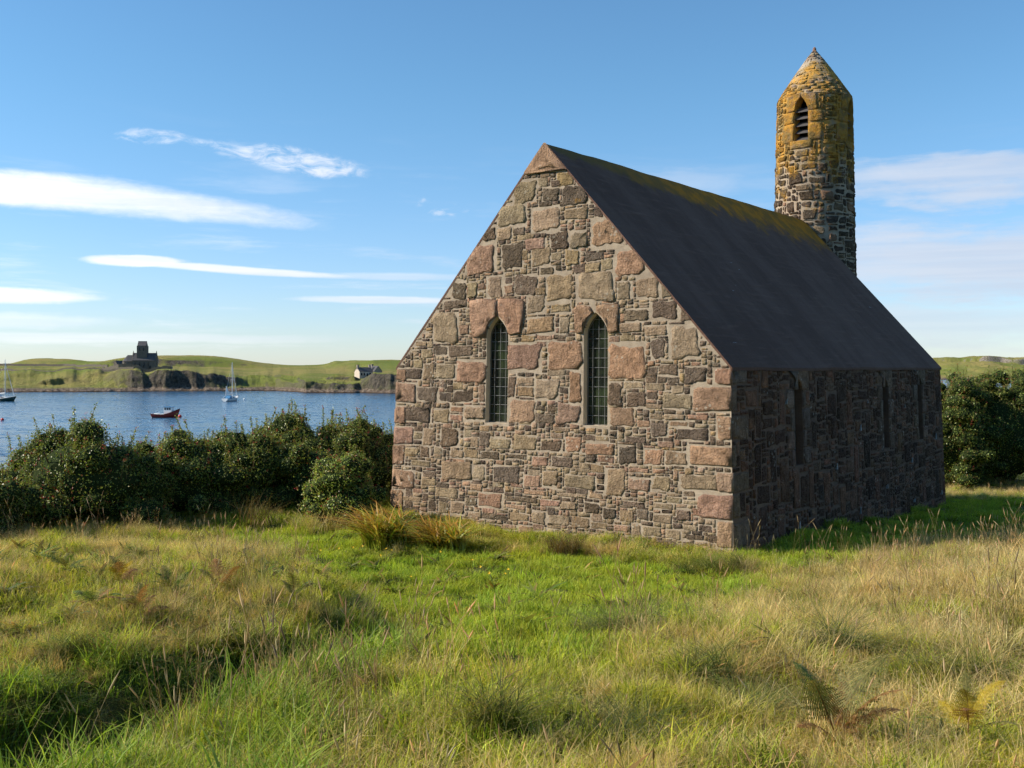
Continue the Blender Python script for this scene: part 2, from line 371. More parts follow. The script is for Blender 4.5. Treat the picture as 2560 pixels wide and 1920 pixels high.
# columns of the photograph (px), shore depth, bank top height above the sea, where the bank starts and how wide it is, plateau lift
PXS = np.array([-700, -200, 0, 120, 230, 300, 330, 400, 500, 590, 620, 690, 745, 765, 830, 900, 935, 990, 1100, 1400, 1900.])
SHR = np.array([470, 488, 492, 494, 498, 505, 508, 512, 516, 516, 520, 524, 500, 484, 480, 480, 474, 470, 480, 520, 600.])
TOP = np.array([8.0, 8.5, 8.8, 9.0, 9.2, 9.4, 9.6, 9.8, 9.0, 7.6, 6.2, 6.0, 5.6, 5.6, 4.6, 5.0, 9.0, 9.2, 7.0, 6.0, 3.0])
WID = np.array([60, 62, 64, 62, 55, 30, 12, 6, 7, 10, 18, 22, 12, 4, 5, 9, 6, 6, 10, 20, 30.])
ROCK = np.array([0.3, 0.3, 0.3, 0.5, 0.3, 0.7, 1, 1, 1, 1, 0.75, 0.6, 0.8, 1, 1, 0.9, 1, 1, 0.8, 0.6, 0.4])
def island_h(X, Y):
    q = X / np.maximum(Y, 100) * FPX + 1280
    S = np.interp(q, PXS, SHR) + (fbm(q * 0.016, q * 0 + 2.2, 31, 2) - 0.5) * 9 + (fbm(q * 0.07, q * 0 + 5.2, 33, 2) - 0.5) * 4
    T = np.interp(q, PXS, TOP) * (0.80 + 0.4 * fbm(q * 0.03, q * 0 + 9.1, 35, 3)); Wd = np.interp(q, PXS, WID)
    d = Y - S
    j = (fbm(X * 0.035, Y * 0.02, 41, 3) - 0.5)
    h = -3 + 4.0 * sstep(d, -9, 5) + (fbm(X * 0.6, Y * 0.6, 5, 3) - 0.3) * 1.0 * sstep(d, -3, 1) * (1 - sstep(d, 8, 14))
    start = 6 + j * 5
    h = h + (T - 1.0) * sstep(d, start, start + Wd)
    h = h + (fbm(X * 0.15, Y * 0.15, 49, 4) - 0.5) * 1.0 * sstep(d, 4, 9) * (1 - sstep(d, 14 + Wd, 26 + Wd))
    for (qc, qw, dc, up) in ((142, 42, 30, 2.6), (235, 26, 40, 1.4), (715, 34, 50, 1.8), (856, 42, 56, 3.0), (640, 30, 30, 1.6), (60, 40, 48, 1.2)):
        h = h + up * np.exp(-np.abs((q - qc) / qw)**4) * sstep(d, dc, dc + 2.5) * (1 - sstep(d, dc + 4, dc + 40))
    # ledges on the open slope
    soft = sstep(Wd, 12, 40)
    h = h + soft * (fbm(X * 0.03, d * 0.08, 51, 4) - 0.5) * 2.0 * sstep(d, 5, 20) * (1 - sstep(d, 70, 110))
    h = h + (13.2 - T) * sstep(d, 15, 420) 
    h = h + (fbm(X * 0.03, Y * 0.03, 61, 5) - 0.5) * 2.6 * sstep(d, 20, 60)
    # the low grass terrace below the cottage
    h = h - 2.2 * np.exp(-((q - 790) / 70)**2) * sstep(d, 8, 26) * (1 - sstep(d, 38, 48))
    def hill(c, wl, wr, Yc, front, top, flat=4.0):
        g = np.where(q < c, np.exp(-np.abs((q - c) / wl)**flat), np.exp(-np.abs((q - c) / wr)**flat))
        return top * g * sstep(Y, Yc - front, Yc) * (1 - sstep(Y, Yc + 130, Yc + 300))
    h = h + hill(122, 85, 100, 930, 60, 6.0, 3.6) + hill(430, 190, 215, 800, 8, 6.6, 4.0) + hill(470, 160, 170, 850, 40, 1.2, 3.0)
    h = h + hill(905, 75, 260, 760, 110, 4.0, 3.0) + hill(836, 16, 16, 800, 18, 1.6, 2)
    return h
def far_material(name, rockheight=2.2, rocks=((0.042, 0.038, 0.032), (0.115, 0.098, 0.076))):
    m, t, p, o = material(name); co = t.coord(); nz = t.sep(t.new('ShaderNodeNewGeometry').outputs['Normal'])[2]
    big = t.noise(t.vm('MULTIPLY', co, (1, 0.6, 1)), 0.016, 5, 0.6); mid = t.noise(co, 0.09, 6, 0.65); fine = t.noise(co, 0.7, 5, 0.7)
    g = t.mix(t.ss(big, 0.38, 0.62), (0.150, 0.185, 0.034), (0.270, 0.225, 0.075))
    g = t.mix(t.ss(mid, 0.45, 0.70, 0, 0.6), g, (0.120, 0.140, 0.036))
    g = t.mix(t.ss(fine, 0.45, 0.75, 0, 0.5), g, (0.15, 0.125, 0.05))
    rk = t.mix(t.ss(fine, 0.35, 0.65), *rocks)
    rk = t.mix(t.ss(mid, 0.45, 0.62, 0, 0.65), rk, (0.105, 0.110, 0.040))
    slope = t.ss(t.m('ADD', nz, t.m('MULTIPLY', t.m('SUBTRACT', mid, 0.5), 0.40)), 0.95, 0.84)
    c = t.mix(t.m('MULTIPLY', slope, t.attr('Col', out='Fac')), g, rk)
    zh = t.m('ADD', t.m('SUBTRACT', t.sep(co)[2], SEA), t.m('MULTIPLY', t.m('SUBTRACT', mid, 0.5), 2.4))
    shore = t.mix(t.ss(fine, 0.36, 0.66), (0.075, 0.052, 0.036), (0.25, 0.20, 0.155))
    c = t.mix(t.ss(zh, rockheight, rockheight - 0.9), c, shore)
    c = t.mix(t.ss(t.m('SUBTRACT', t.sep(co)[2], SEA), 0.55, 0.25), c, (0.055, 0.035, 0.022))
    setp(t, p, c, 0.95, 0.1, None, bump(t, t.m('ADD', fine, mid), 0.9, 1.2)); return m
FAR = far_material('far_pasture')
def far_land(name, px0, px1, nq, dd, hfn, Y0):
    q = np.linspace(px0, px1, nq); Q, D = np.meshgrid(q, dd); Y = Y0 + D; X = pxX(Q, Y); Z = SEA + hfn(X, Y)
    steep = sstep(D, 3, 8) * (1 - sstep(D, 60, 80)); Y = Y + steep * (fbm(X * 0.22, Z * 0.45, 77, 4) - 0.5) * 4.0
    rk = np.maximum(np.interp(Q, PXS, ROCK), sstep(D, 150, 200)).reshape(-1, 1) * np.ones((1, 3))
    return mesh_np(name, np.stack([X, Y, Z], -1).reshape(-1, 3), grid_faces(nq, len(dd)), rk, smooth=False)
dd = np.concatenate([np.arange(0, 70, 0.9), np.arange(70, 160, 2.2), np.arange(160, 560, 5.0), np.arange(560, 900, 20)])
hm = far_land('island', -520, 1500, 900, dd, island_h, 462.0)
tag(obj('headland', hm, FAR), 'low green headland with dark sea cliffs across the bay', kind='structure')
def right_h(X, Y):
    q = X / Y * FPX + 1280
    S = 955 + (fbm(q * 0.01, q * 0 + 1.0, 71, 3) - 0.5) * 60; d = Y - S
    h = -3 + 5 * sstep(d, -20, 30) + 9 * sstep(d, 10, 240) + (fbm(X * 0.02, Y * 0.03, 81, 5) - 0.5) * 9 * sstep(d, 15, 80)
    top = np.interp(q, [2100, 2250, 2340, 2400, 2440, 2470, 2500, 2535, 2600, 2750, 2900], [4, 8, 10.5, 12.0, 13.6, 14.2, 13.4, 10.5, 10.0, 13, 9])
    crag = sstep(d, 216, 222) * 0.46 + sstep(d, 120, 215) * 0.38 + sstep(d, 226, 300) * 0.16
    h = h + top * crag * (1 - 0.5 * sstep(d, 330, 480)) + (fbm(X * 0.09, Y * 0.09, 91, 4) - 0.5) * 1.8 * sstep(d, 30, 80)
    return h
dd = np.concatenate([np.arange(0, 120, 3.0), np.arange(120, 240, 2.0), np.arange(240, 460, 8.0)])
CRAG = far_material('crag_pasture', 2.2, ((0.10, 0.085, 0.07), (0.30, 0.265, 0.22)))
hm = far_land('hill', 1980, 2980, 460, dd, right_h, 930.0)
tag(obj('hill', hm, CRAG), 'green hill with a grey crag beyond the water', kind='structure')
def far_z(X, Y): return SEA + float(island_h(np.array([X], dtype=float), np.array([Y], dtype=float))[0])
# ------------------------------------------------------------------ the stone church
CH_O = Vector((0.573, 18.29, 0)); CH_R = math.atan2(-0.598, 0.801)
HW, LEN, EAVE, RIDGE = 3.5, 11.94, 2.88, 6.80
church = empty('stone_church', CH_O, CH_R)
tag(church, 'small gabled rubble stone church with a round pointed bell tower', 'church')
ca, sa = math.cos(CH_R), math.sin(CH_R)
def ray_local(px, py):
    """ray from the camera through a pixel, in the church's own axes"""
    d = Vector(((px - 1280) / FPX, 1.0, -(py - HOR) / FPX)); o_ = Vector((0, 0, EYE)) - CH_O
    f = lambda v: Vector((ca * v.x + sa * v.y, -sa * v.x + ca * v.y, v.z)); return f(o_), f(d)
def on_gable(px, py):
    o_, d = ray_local(px, py); t_ = -o_.y / d.y; q = o_ + d * t_; return q.x, q.z
def on_south(px, py):
    o_, d = ray_local(px, py); t_ = (HW - o_.x) / d.x; q = o_ + d * t_; return q.y, q.z
def batter(v):
    k = 0.032 * max(0.0, EAVE - v[2]); u, w, z = v[0], v[1], v[2]
    cu = u * (1 + k / HW); cw = LEN / 2 + (w - LEN / 2) * (1 + k / (LEN / 2)); return (cu, cw, z)
def unbatter_u(u, z): return u / (1 + 0.032 * max(0.0, EAVE - z) / HW)
C2 = lambda x, y: on_gable(960 + x / 2.458, 340 + y / 2.458)
C3 = lambda x, y: on_gable(960 + x / 2.458, 740 + y / 2.458)

TINT = {'p': [(0.37, 0.225, 0.150), (0.40, 0.25, 0.165), (0.34, 0.21, 0.148), (0.35, 0.24, 0.17)],
        'g': [(0.29, 0.225, 0.145), (0.32, 0.25, 0.158), (0.27, 0.21, 0.138), (0.34, 0.262, 0.175)],
        'd': [(0.185, 0.142, 0.108), (0.215, 0.165, 0.125), (0.155, 0.120, 0.094), (0.24, 0.182, 0.14)],
        'o': [(0.34, 0.23, 0.11), (0.31, 0.215, 0.12)]}
COARSE = {'p': 0.45, 'g': 0.35, 'd': 1.0, 'o': 0.4}
def rnd(a, b): return random.uniform(a, b)
def tint(k, dark=1.0):
    c = random.choice(TINT[k]); dark = dark * 1.08; c = tuple(.72 * a_ + .28 * b_ for a_, b_ in zip(c, (0.30, 0.235, 0.178))); s = rnd(0.85, 1.15) * dark; return (c[0] * s * rnd(.95, 1.05), c[1] * s, c[2] * s * rnd(.93, 1.07), COARSE[k])
def outline(a0, b0, a1, b1, n, sq=None, jit=0.10):
    """an uneven, blunt-cornered block outline inside the rectangle, anticlockwise"""
    w, h = a1 - a0, b1 - b0; e = min(w, h); rough = jit
    if sq is not None and sq < 3.0: rough = 0.16
    def J(k=1.0): return rnd(-0.55, 1.0) * rough * k
    # four corners, each cut back its own amount
    cut = [min(0.38, abs(random.gauss(0.15, 0.13)) + 0.04 + (0.12 if rough > 0.1 else 0)) for _ in range(4)]
    dx = [J(1.6) * e for _ in range(4)]; dy = [J(1.6) * e for _ in range(4)]
    P = [(a0 + dx[0], b0 + dy[0]), (a1 - dx[1], b0 + dy[1]), (a1 - dx[2], b1 - dy[2]), (a0 + dx[3], b1 - dy[3])]
    pts = []; mids = max(0, (n - 8) // 4 + (1 if n > 8 else 0))
    for i in range(4):
        p_, q_, r_ = P[i], P[(i + 1) % 4], P[i - 1]; L1 = math.hypot(q_[0] - p_[0], q_[1] - p_[1]); L0 = math.hypot(r_[0] - p_[0], r_[1] - p_[1]); c0 = cut[i] * e * 0.55
        pts.append((p_[0] + (r_[0] - p_[0]) * c0 / max(L0, 1e-4) * rnd(.6, 1.3), p_[1] + (r_[1] - p_[1]) * c0 / max(L0, 1e-4) * rnd(.6, 1.3)))
        pts.append((p_[0] + (q_[0] - p_[0]) * c0 / max(L1, 1e-4) * rnd(.6, 1.3), p_[1] + (q_[1] - p_[1]) * c0 / max(L1, 1e-4) * rnd(.6, 1.3)))
        for k in range(mids):
            t_ = 0.3 + 0.4 * (k + 0.5 + rnd(-.3, .3)) / mids; ny = (q_[0] - p_[0]) / max(L1, 1e-4); nx = -(q_[1] - p_[1]) / max(L1, 1e-4); s_ = rnd(-0.2, 1.0) * rough * e * 0.8
            pts.append((p_[0] + (q_[0] - p_[0]) * t_ + nx * s_, p_[1] + (q_[1] - p_[1]) * t_ + ny * s_))
    return pts
def clip(poly, lines):
    """keep the side a*x+b*y+c >= 0 of every line"""
    for (a, b, c) in lines:
        out = []
        for i in range(len(poly)):
            p_, q_ = poly[i], poly[(i + 1) % len(poly)]; dp, dq = a*p_[0]+b*p_[1]+c, a*q_[0]+b*q_[1]+c
            if dp >= 0: out.append(p_)
            if (dp >= 0) != (dq >= 0):
                t_ = dp / (dp - dq); out.append((p_[0] + t_ * (q_[0] - p_[0]), p_[1] + t_ * (q_[1] - p_[1])))
        poly = out
        if len(poly) < 3: return []
    return poly
def area(poly): return 0.5 * sum(poly[i][0]*poly[(i+1)%len(poly)][1] - poly[(i+1)%len(poly)][0]*poly[i][1] for i in range(len(poly)))
def stone_geo(poly, proud, col, fn, coarse=0.4):
    """a rough-faced stone: rim sunk in the mortar, shoulders, uneven face. fn(a, b, out) -> 3D"""
    n = len(poly); cx = sum(p_[0] for p_ in poly) / n; cy = sum(p_[1] for p_ in poly) / n
    A = abs(area(poly)); size = math.sqrt(max(A, 1e-5)); V = []; F = []
    def ring(s, o_, jo, js=0.0):
        for p_ in poly:
            k = s + rnd(-js, js); V.append(fn(cx + (p_[0] - cx) * k, cy + (p_[1] - cy) * k, o_ + rnd(-jo, jo)))
    poly = [(p_[0] + rnd(-.006, .006), p_[1] + rnd(-.006, .006)) for p_ in poly] if size > .1 else poly
    inset = max(0.88, 1 - 0.008 / size)
    ring(1.0, -0.03, 0); ring(inset, proud * 0.88, proud * 0.18); rings = 2
    if size > 0.13: ring(0.77, proud, proud * (0.35 + 0.35 * coarse), 0.08); rings += 1
    if size > 0.26: ring(0.50, proud * rnd(.9, 1.15), proud * (0.35 + 0.35 * coarse), 0.08); rings += 1
    if size > 0.34: ring(0.26, proud * rnd(.8, 1.15), proud * (0.3 + 0.35 * coarse), 0.06); rings += 1
    V.append(fn(cx, cy, proud * rnd(0.8, 1.15)))
    for r in range(rings - 1):
        for i in range(n):
            a, b, c, d = r*n+i, r*n+(i+1) % n, (r+1)*n+(i+1) % n, (r+1)*n+i; F += [(a, b, c), (a, c, d)]
    for i in range(n): F.append(((rings-1)*n+i, (rings-1)*n+(i+1) % n, rings*n))
    return np.array(V), np.array(F), np.tile(np.array(col), (len(V), 1))
class Stones:
    """gathers the stones of one wall; the largest become objects, the rest one part"""
    def __init__(s): s.items = []
    def add(s, name, poly, proud, col, fn, coarse=0.4):
        if len(poly) >= 3 and abs(area(poly)) > 4e-4:
            if area(poly) < 0: poly = poly[::-1]
            s.items.append((abs(area(poly)), name, stone_geo(poly, proud, col, fn, coarse)))
    def build(s, parent, mat, n_single):
        s.items.sort(key=lambda q: -q[0]); k = 0; V = []; F = []; C = []; base = 0
        for a, name, (v, f, c) in s.items:
            if name != 'stone' or k < n_single:
                obj(name, mesh_np(name, v, f, c), mat, parent)
                if name == 'stone': k += 1
            else: V.append(v); F.append(f + base); C.append(c); base += len(v)
        if V: tag(obj('small_stones', mesh_np('small_stones', np.concatenate(V), np.concatenate(F), np.concatenate(C)), mat, parent), kind='stuff')
def fill_rubble(free, g, emit, wr=(0.10, 0.34), hr=(0.05, 0.17)):
    """lay stones from the bottom up in every free cell; free[row, col], cells of g metres"""
    nb, na = free.shape; flat = free.ravel(); start = 0
    while True:
        k = int(np.argmax(flat[start:]));
        if not flat[start + k]: break
        start += k; r, c = divmod(start, na)
        run = 1
        while c + run < na and free[r, c + run] and run * g < 0.8: run += 1
        tw = max(3, int(rnd(*wr) * (1 if random.random() < .8 else 1.4) / g)); th = max(2, int(rnd(*hr) * (1 if random.random() < .75 else 1.5) / g))
        w = min(run, tw)
        if run - w < 4: w = run if run < tw * 1.6 else run // 2
        h = 1
        while h < th and r + h < nb and free[r + h, c:c + w].all(): h += 1
        free[r:r + h, c:c + w] = False
        if w >= 2 and h >= 2: emit(c * g, r * g, (c + w) * g, (r + h) * g)

# ---- the gable that faces the camera
def lancet(xc, half, z0, zs, zt, n=7):
    """pointed opening outline, anticlockwise from bottom left"""
    R_ = [(xc + half * (1 - (k / n)**1.9), zs + (zt - zs) * k / n) for k in range(n + 1)]
    L_ = [(xc - half * (1 - (k / n)**1.9), zs + (zt - zs) * k / n) for k in range(n, -1, -1)]
    return [(xc - half, z0), (xc + half, z0)] + R_ + L_[1:]
def win_from(l, r, bot, spring, apex):
    u0, _ = C2(l, spring); u1, _ = C2(r, spring); _, z0 = C2((l + r) / 2, bot); _, zs = C2((l + r) / 2, spring); _, zt = C2(*apex)
    f = lambda u: unbatter_u(u, (z0 + zs) / 2); return (f((u0 + u1) / 2), (u1 - u0) / 2, z0, zs, zt)
WINS = [win_from(630, 763, 1763, 1235, (700, 1108)), win_from(1228, 1376, 1780, 1215, (1300, 1083))]
GF0 = lambda a, b, o_: (a, -o_, b)
GF = lambda a, b, o_: batter(GF0(a, b, o_))
REVEAL = simple('bounce_lit_reveal', (0.60, 0.50, 0.37), 0.9, 0.18, 5, 0.1, 0, 0.4, 30)  # paler than the wall: bounce light put into the reveal colour
def wall_face(name, outer, holes, fn, depth, parent, mat, reveal=None):
    polys = [[Vector((x, y, 0)) for x, y in outer]] + [[Vector((x, y, 0)) for x, y in h] for h in holes]
    tris = tessellate_polygon(polys); flat = [(q.x, q.y) for pl in polys for q in pl]
    V = [fn(a, b, 0) for a, b in flat]; F = []
    for tr in tris:
        a, b, c = (flat[i] for i in tr)
        F.append(tr if (b[0]-a[0])*(c[1]-a[1]) - (b[1]-a[1])*(c[0]-a[0]) > 0 else tr[::-1])
    for h in holes:
        b0 = len(V); n = len(h); V += [fn(a, b, 0) for a, b in h] + [fn(a, b, -depth) for a, b in h]
        F += [(b0 + i, b0 + n + i, b0 + n + (i + 1) % n, b0 + (i + 1) % n) for i in range(n)]
    me = bpy.data.meshes.new(name); me.from_pydata(V, [], F); me.update()
    o_ = obj(name, me, mat, parent)
    if reveal is not None:
        me.materials.append(reveal)
        for q in me.polygons[len(tris):]: q.material_index = 1
    bm = bmesh.new(); bm.from_mesh(me)
    bmesh.ops.bisect_plane(bm, geom=bm.verts[:] + bm.edges[:] + bm.faces[:], plane_co=(0, 0, EAVE - .0005), plane_no=(0, 0, 1))
    for v_ in bm.verts: v_.co = Vector(batter(v_.co))
    bm.to_mesh(me); bm.free(); return o_
BASE = -1.0
g_outer = [(-HW, BASE), (HW, BASE), (HW, EAVE), (0, RIDGE), (-HW, EAVE)]
holes = [lancet(*w) for w in WINS]
gable = wall_face('gable_wall', g_outer, holes, GF0, 0.30, church, MORTAR, REVEAL)

U2 = """945,262,1008,310,g 1025,275,1085,308,d 1060,225,1165,305,o 790,275,935,405,g 970,325,1080,395,d 1095,315,1270,415,d 700,420,880,555,g
900,445,1080,585,g 1110,450,1255,505,g 1290,425,1345,495,d 690,565,790,635,g 800,565,870,605,d 610,570,685,640,d 1270,510,1480,690,p 1140,580,1245,680,g
1015,590,1140,690,d 820,605,905,635,g 870,630,1000,690,p 500,650,695,830,p 720,665,855,815,d 900,695,1025,795,g 1110,700,1205,790,o 1420,690,1620,855,p
1240,720,1350,765,d 1240,785,1335,835,g 1335,755,1410,825,g 850,700,885,760,o 955,810,1050,850,d 1170,790,1235,845,d 1000,830,1155,1030,g 1180,845,1420,1015,g
630,855,735,985,g 800,855,940,975,d 1550,865,1690,1000,g 1430,895,1525,1000,g 1700,890,1770,990,g 520,890,575,990,g 410,890,510,1000,d 575,905,620,945,p
740,910,790,970,p 945,865,995,900,g 945,903,995,930,g 930,935,995,970,o 875,985,1000,1095,g 1025,1035,1150,1085,g 880,1110,1055,1210,o 1075,1110,1140,1210,g
360,1010,515,1060,d 1480,1065,1630,1140,d 1635,1015,1810,1130,d 1815,1040,1890,1140,d 300,1090,455,1275,g 460,1165,525,1225,p 1450,1150,1585,1205,g
1600,1165,1740,1225,g 1745,1155,1945,1370,g 1640,1245,1730,1375,d 765,1270,970,1450,p 1005,1262,1220,1430,p 1378,1265,1610,1480,p 770,1240,825,1266,g
845,1225,930,1266,o 940,1225,1035,1255,p 1050,1222,1120,1250,d 940,1262,1000,1295,p 400,1285,545,1355,d 230,1310,300,1360,g 310,1290,395,1345,d
450,1375,626,1515,p 90,1425,235,1500,d 320,1400,445,1500,g 240,1400,310,1490,g 1840,1410,1985,1525,d 1700,1400,1810,1475,d
1620,1415,1685,1465,d 1015,1437,1120,1475,g"""
U3 = """210,555,330,650,d 430,580,550,655,d 340,590,420,650,d 585,545,626,655,p 825,555,925,620,o 930,510,1085,645,g 1140,460,1222,650,p 768,490,810,625,d
820,500,925,540,g 768,635,940,780,p 1070,655,1222,790,p 940,720,1060,785,d 935,670,995,705,d 1005,665,1060,715,d 1380,525,1460,675,d 1380,685,1545,800,p
1490,590,1610,690,d 1470,525,1595,570,g 1610,535,1730,580,g 1615,590,1690,640,d 1715,600,1895,700,g 1740,500,1815,535,d 495,665,624,770,g 130,680,300,780,d
310,690,405,785,g 410,725,490,770,p 415,675,490,715,p 1640,725,1715,760,g 1725,725,1855,763,g 1870,730,2000,765,p 1645,780,1755,870,d 1800,808,2005,890,d
1560,765,1640,805,p 1760,767,1870,803,p 245,810,310,915,g 355,810,475,930,d 545,860,592,930,g 597,830,655,925,d 660,865,795,940,g 810,850,950,950,g
970,890,1100,960,d 1120,865,1220,960,p 1245,895,1430,980,p 1445,910,1565,1035,d 1600,930,1720,1045,p 1730,950,1870,1045,g 1690,890,1790,930,p 1030,840,1112,875,p
1045,803,1150,832,g 1490,860,1620,905,d 1230,850,1310,890,d 135,925,225,975,g 235,920,295,990,d 420,940,497,1000,g 503,940,590,1005,g 600,945,720,1010,d
770,965,890,1005,d 365,1015,550,1130,g 560,1030,640,1135,g 685,1035,845,1150,d 920,980,1025,1045,p 1035,980,1170,1050,d 1185,1055,1275,1085,g 1285,1035,1362,1090,o
1250,990,1312,1025,d 1322,990,1425,1025,p 985,1070,1080,1180,g 870,1095,970,1170,p 1120,1095,1315,1190,g 1368,1050,1495,1230,g 1510,1110,1650,1200,p
1660,1100,1770,1200,g 1825,1090,2062,1210,g 1515,1052,1640,1085,p 1660,1060,1740,1090,p 335,1170,475,1240,g 180,1005,300,1050,g 250,1070,335,1115,d
250,1120,335,1165,g 545,1150,620,1195,p 595,1200,750,1310,p 765,1225,960,1270,d 765,1275,890,1310,p 975,1245,1095,1295,p 1105,1255,1195,1310,g
1245,1260,1340,1335,d 1365,1295,1445,1370,d 1460,1310,1550,1385,g 1565,1305,1645,1375,d 1665,1330,1785,1395,g 1805,1300,1900,1380,d 1910,1300,1965,1350,p
1845,1250,1965,1285,g 1665,1265,1790,1310,g 1480,1255,1620,1295,d 875,1188,1010,1225,p 1075,1203,1265,1240,g 1275,1205,1360,1245,p 125,1225,250,1265,g
125,1285,240,1335,d 350,1255,415,1335,g 422,1255,510,1350,g 515,1235,588,1285,g 535,1320,605,1370,g 620,1325,698,1375,d 705,1340,780,1380,d 790,1325,910,1385,g
925,1310,1015,1405,g 1025,1340,1160,1405,g 1170,1345,1280,1425,g 1288,1380,1385,1435,g 665,1392,735,1440,d 750,1395,835,1435,p 845,1400,930,1460,p
1430,1397,1525,1450,p 1532,1395,1595,1475,g 1603,1410,1720,1480,g 1745,1420,1845,1495,g 1945,1395,2030,1452,d 1870,1457,1985,1500,d 2000,1460,2070,1515,d
1415,1480,1555,1530,d 1690,1495,1820,1565,d 1345,1453,1440,1480,p 1205,1440,1310,1475,p"""
ARCH = [[(530,1012),(600,1000),(688,1002),(698,1060),(697,1106),(655,1135),(632,1178),(626,1238),(545,1238),(532,1100)],
        [(707,1002),(790,995),(860,1010),(862,1110),(842,1215),(769,1222),(760,1175),(738,1136),(710,1106),(705,1060)],
        [(1170,1060),(1200,1035),(1265,1045),(1288,1078),(1250,1118),(1229,1160),(1222,1215),(1177,1210)],
        [(1306,1045),(1350,1030),(1445,1032),(1445,1205),(1382,1212),(1374,1160),(1345,1108),(1308,1078)]]
G = 0.02; na, nb = int(2 * (HW + 0.14) / G), int((RIDGE - BASE) / G); A0, B0 = -HW - 0.14, BASE
free = np.zeros((nb, na), dtype=bool)
aa = A0 + (np.arange(na) + 0.5) * G; bb = B0 + (np.arange(nb) + 0.5) * G; AA, BB = np.meshgrid(aa, bb)
rake = (RIDGE - EAVE) / HW
inside = (np.abs(AA) < HW - 0.012) & (BB < RIDGE - rake * np.abs(AA) - 0.02); free |= inside & (BB > -0.5)
for h in holes: 
    xs_ = [q[0] for q in h]; zs_ = [q[1] for q in h]
    free &= ~(in_poly(AA, BB, h) | ((AA > min(xs_) - .015) & (AA < max(xs_) + .015) & (BB > min(zs_) - .02) & (BB < WINS[0][3])))
nl = math.hypot(1, rake)
RAKES = [(-rake / nl, -1 / nl, (RIDGE - 0.004) / nl), (rake / nl, -1 / nl, (RIDGE - 0.004) / nl), (1, 0, HW - 0.004), (-1, 0, HW - 0.004)]
ST = Stones()
def occupy(poly): 
    global free
    free &= ~in_poly(AA, BB, poly)
def loc(cf, x, y):
    u, z = cf(x, y); return unbatter_u(u, z), z
# the apex block and the arch stones
ap = clip([loc(C2, 868, 236), loc(C2, 1125, 208), loc(C2, 1120, 100), loc(C2, 985, 30), loc(C2, 850, 120)][::1], RAKES)
if area(ap) < 0: ap = ap[::-1]
ST.add('apex_stone', ap, 0.05, tint('p'), GF, 0.5); occupy(ap)
for pl in ARCH:
    q = [loc(C2, *r) for r in pl]; q = q if area(q) > 0 else q[::-1]; occupy(q); ST.add('arch_stone', q, 0.035, tint('p'), GF, 0.7)
for src, cf in ((U2, C2), (U3, C3)):
    for it in src.split():
        x0, y0, x1, y1, k = it.split(','); x0, y0, x1, y1 = map(float, (x0, y0, x1, y1))
        u0, z1 = loc(cf, x0, y0); u1, z0 = loc(cf, x1, y1)
        if u1 - u0 < 0.04 or z1 - z0 < 0.04: continue
        free[(BB > z0) & (BB < z1) & (AA > u0) & (AA < u1)] = False
        pl = clip(outline(u0 - .003, z0 - .003, u1 + .003, z1 + .003, 20 if (u1 - u0) * (z1 - z0) > 0.05 else 16), RAKES)
        ST.add('stone', pl, rnd(0.004, 0.013) * (2.0 if random.random() < .12 else 1), tint(k), GF, COARSE[k])
# corner stones, alternately long and short, shared with the side walls
QL = [(1310, 1440), (1178, 1305), (1060, 1168), (910, 1035), (797, 905), (670, 785), (530, 655), (445, 520)]
QR = [(1385, 1560), (1222, 1372), (1085, 1212), (918, 1056), (740, 890), (556, 720), (440, 545)]
def quoin_box(u0, u1, v0, v1, z0, z1, side, c):
    """a corner block that wraps round the arris"""
    mb = MB(); mb.box(u0, u1, v0, v1, z0, z1); me = bpy.data.meshes.new('quoin'); me.from_pydata(mb.v, [], mb.f); me.update()
    bm = bmesh.new(); bm.from_mesh(me); bmesh.ops.bevel(bm, geom=bm.edges[:], offset=0.016, segments=1, affect='EDGES')
    bmesh.ops.subdivide_edges(bm, edges=[e_ for e_ in bm.edges if e_.calc_length() > 0.12], cuts=2, use_grid_fill=True)
    sd_ = random.randint(0, 999)
    for v_ in bm.verts:
        q_ = v_.co; nn_ = fbm(np.array([q_.x * 9 + q_.y * 7]), np.array([q_.z * 9]), sd_, 2)[0] - 0.5
        v_.co = Vector(batter((q_.x + rnd(-.008, .008) + nn_ * .035, q_.y + rnd(-.008, .008) + nn_ * 0.035, q_.z + rnd(-.007, .007))))
    bm.to_mesh(me); bm.free(); a_ = me.color_attributes.new('Col', 'FLOAT_COLOR', 'POINT'); a_.data.foreach_set('color', np.tile(np.array(c, dtype=np.float32), (len(me.vertices), 1)).ravel())
    obj('quoin', me, STONE, gable)
SOUTH_Q = []
for i, (ya, yb) in enumerate(QL):
    za, zb = loc(C3, 70, ya)[1], loc(C3, 70, yb)[1]; w = (0.30, 0.55)[(i + 1) % 2] * rnd(0.85, 1.1)
    ST.add('quoin', clip(outline(-HW - .05, zb + .004, -HW + w, za - .004, 16, 8, .06), RAKES[:2] + [(1, 0, HW + rnd(-.006, .018))]), rnd(.008, .018), tint('p', .9), GF, .5); free[(BB > zb) & (BB < za) & (AA < -HW + w + .015)] = False
for i, (ya, yb) in enumerate(QR):
    za, zb = loc(C3, 2140, ya)[1], loc(C3, 2140, yb)[1]; w = (0.27, 0.60, 0.26, 0.72, 0.25, 0.66, 0.28)[i]; dv = 0.85 - w
    ST.add('quoin', clip(outline(HW - w, zb + .004, HW + .05, za - .004, 16, 8, .06), RAKES[:2] + [(-1, 0, HW + rnd(-.006, .018))]), rnd(.008, .018), tint('p', .95), GF, .5); free[(BB > zb) & (BB < za) & (AA > HW - w - .015)] = False
    SOUTH_Q.append((dv, zb, za))
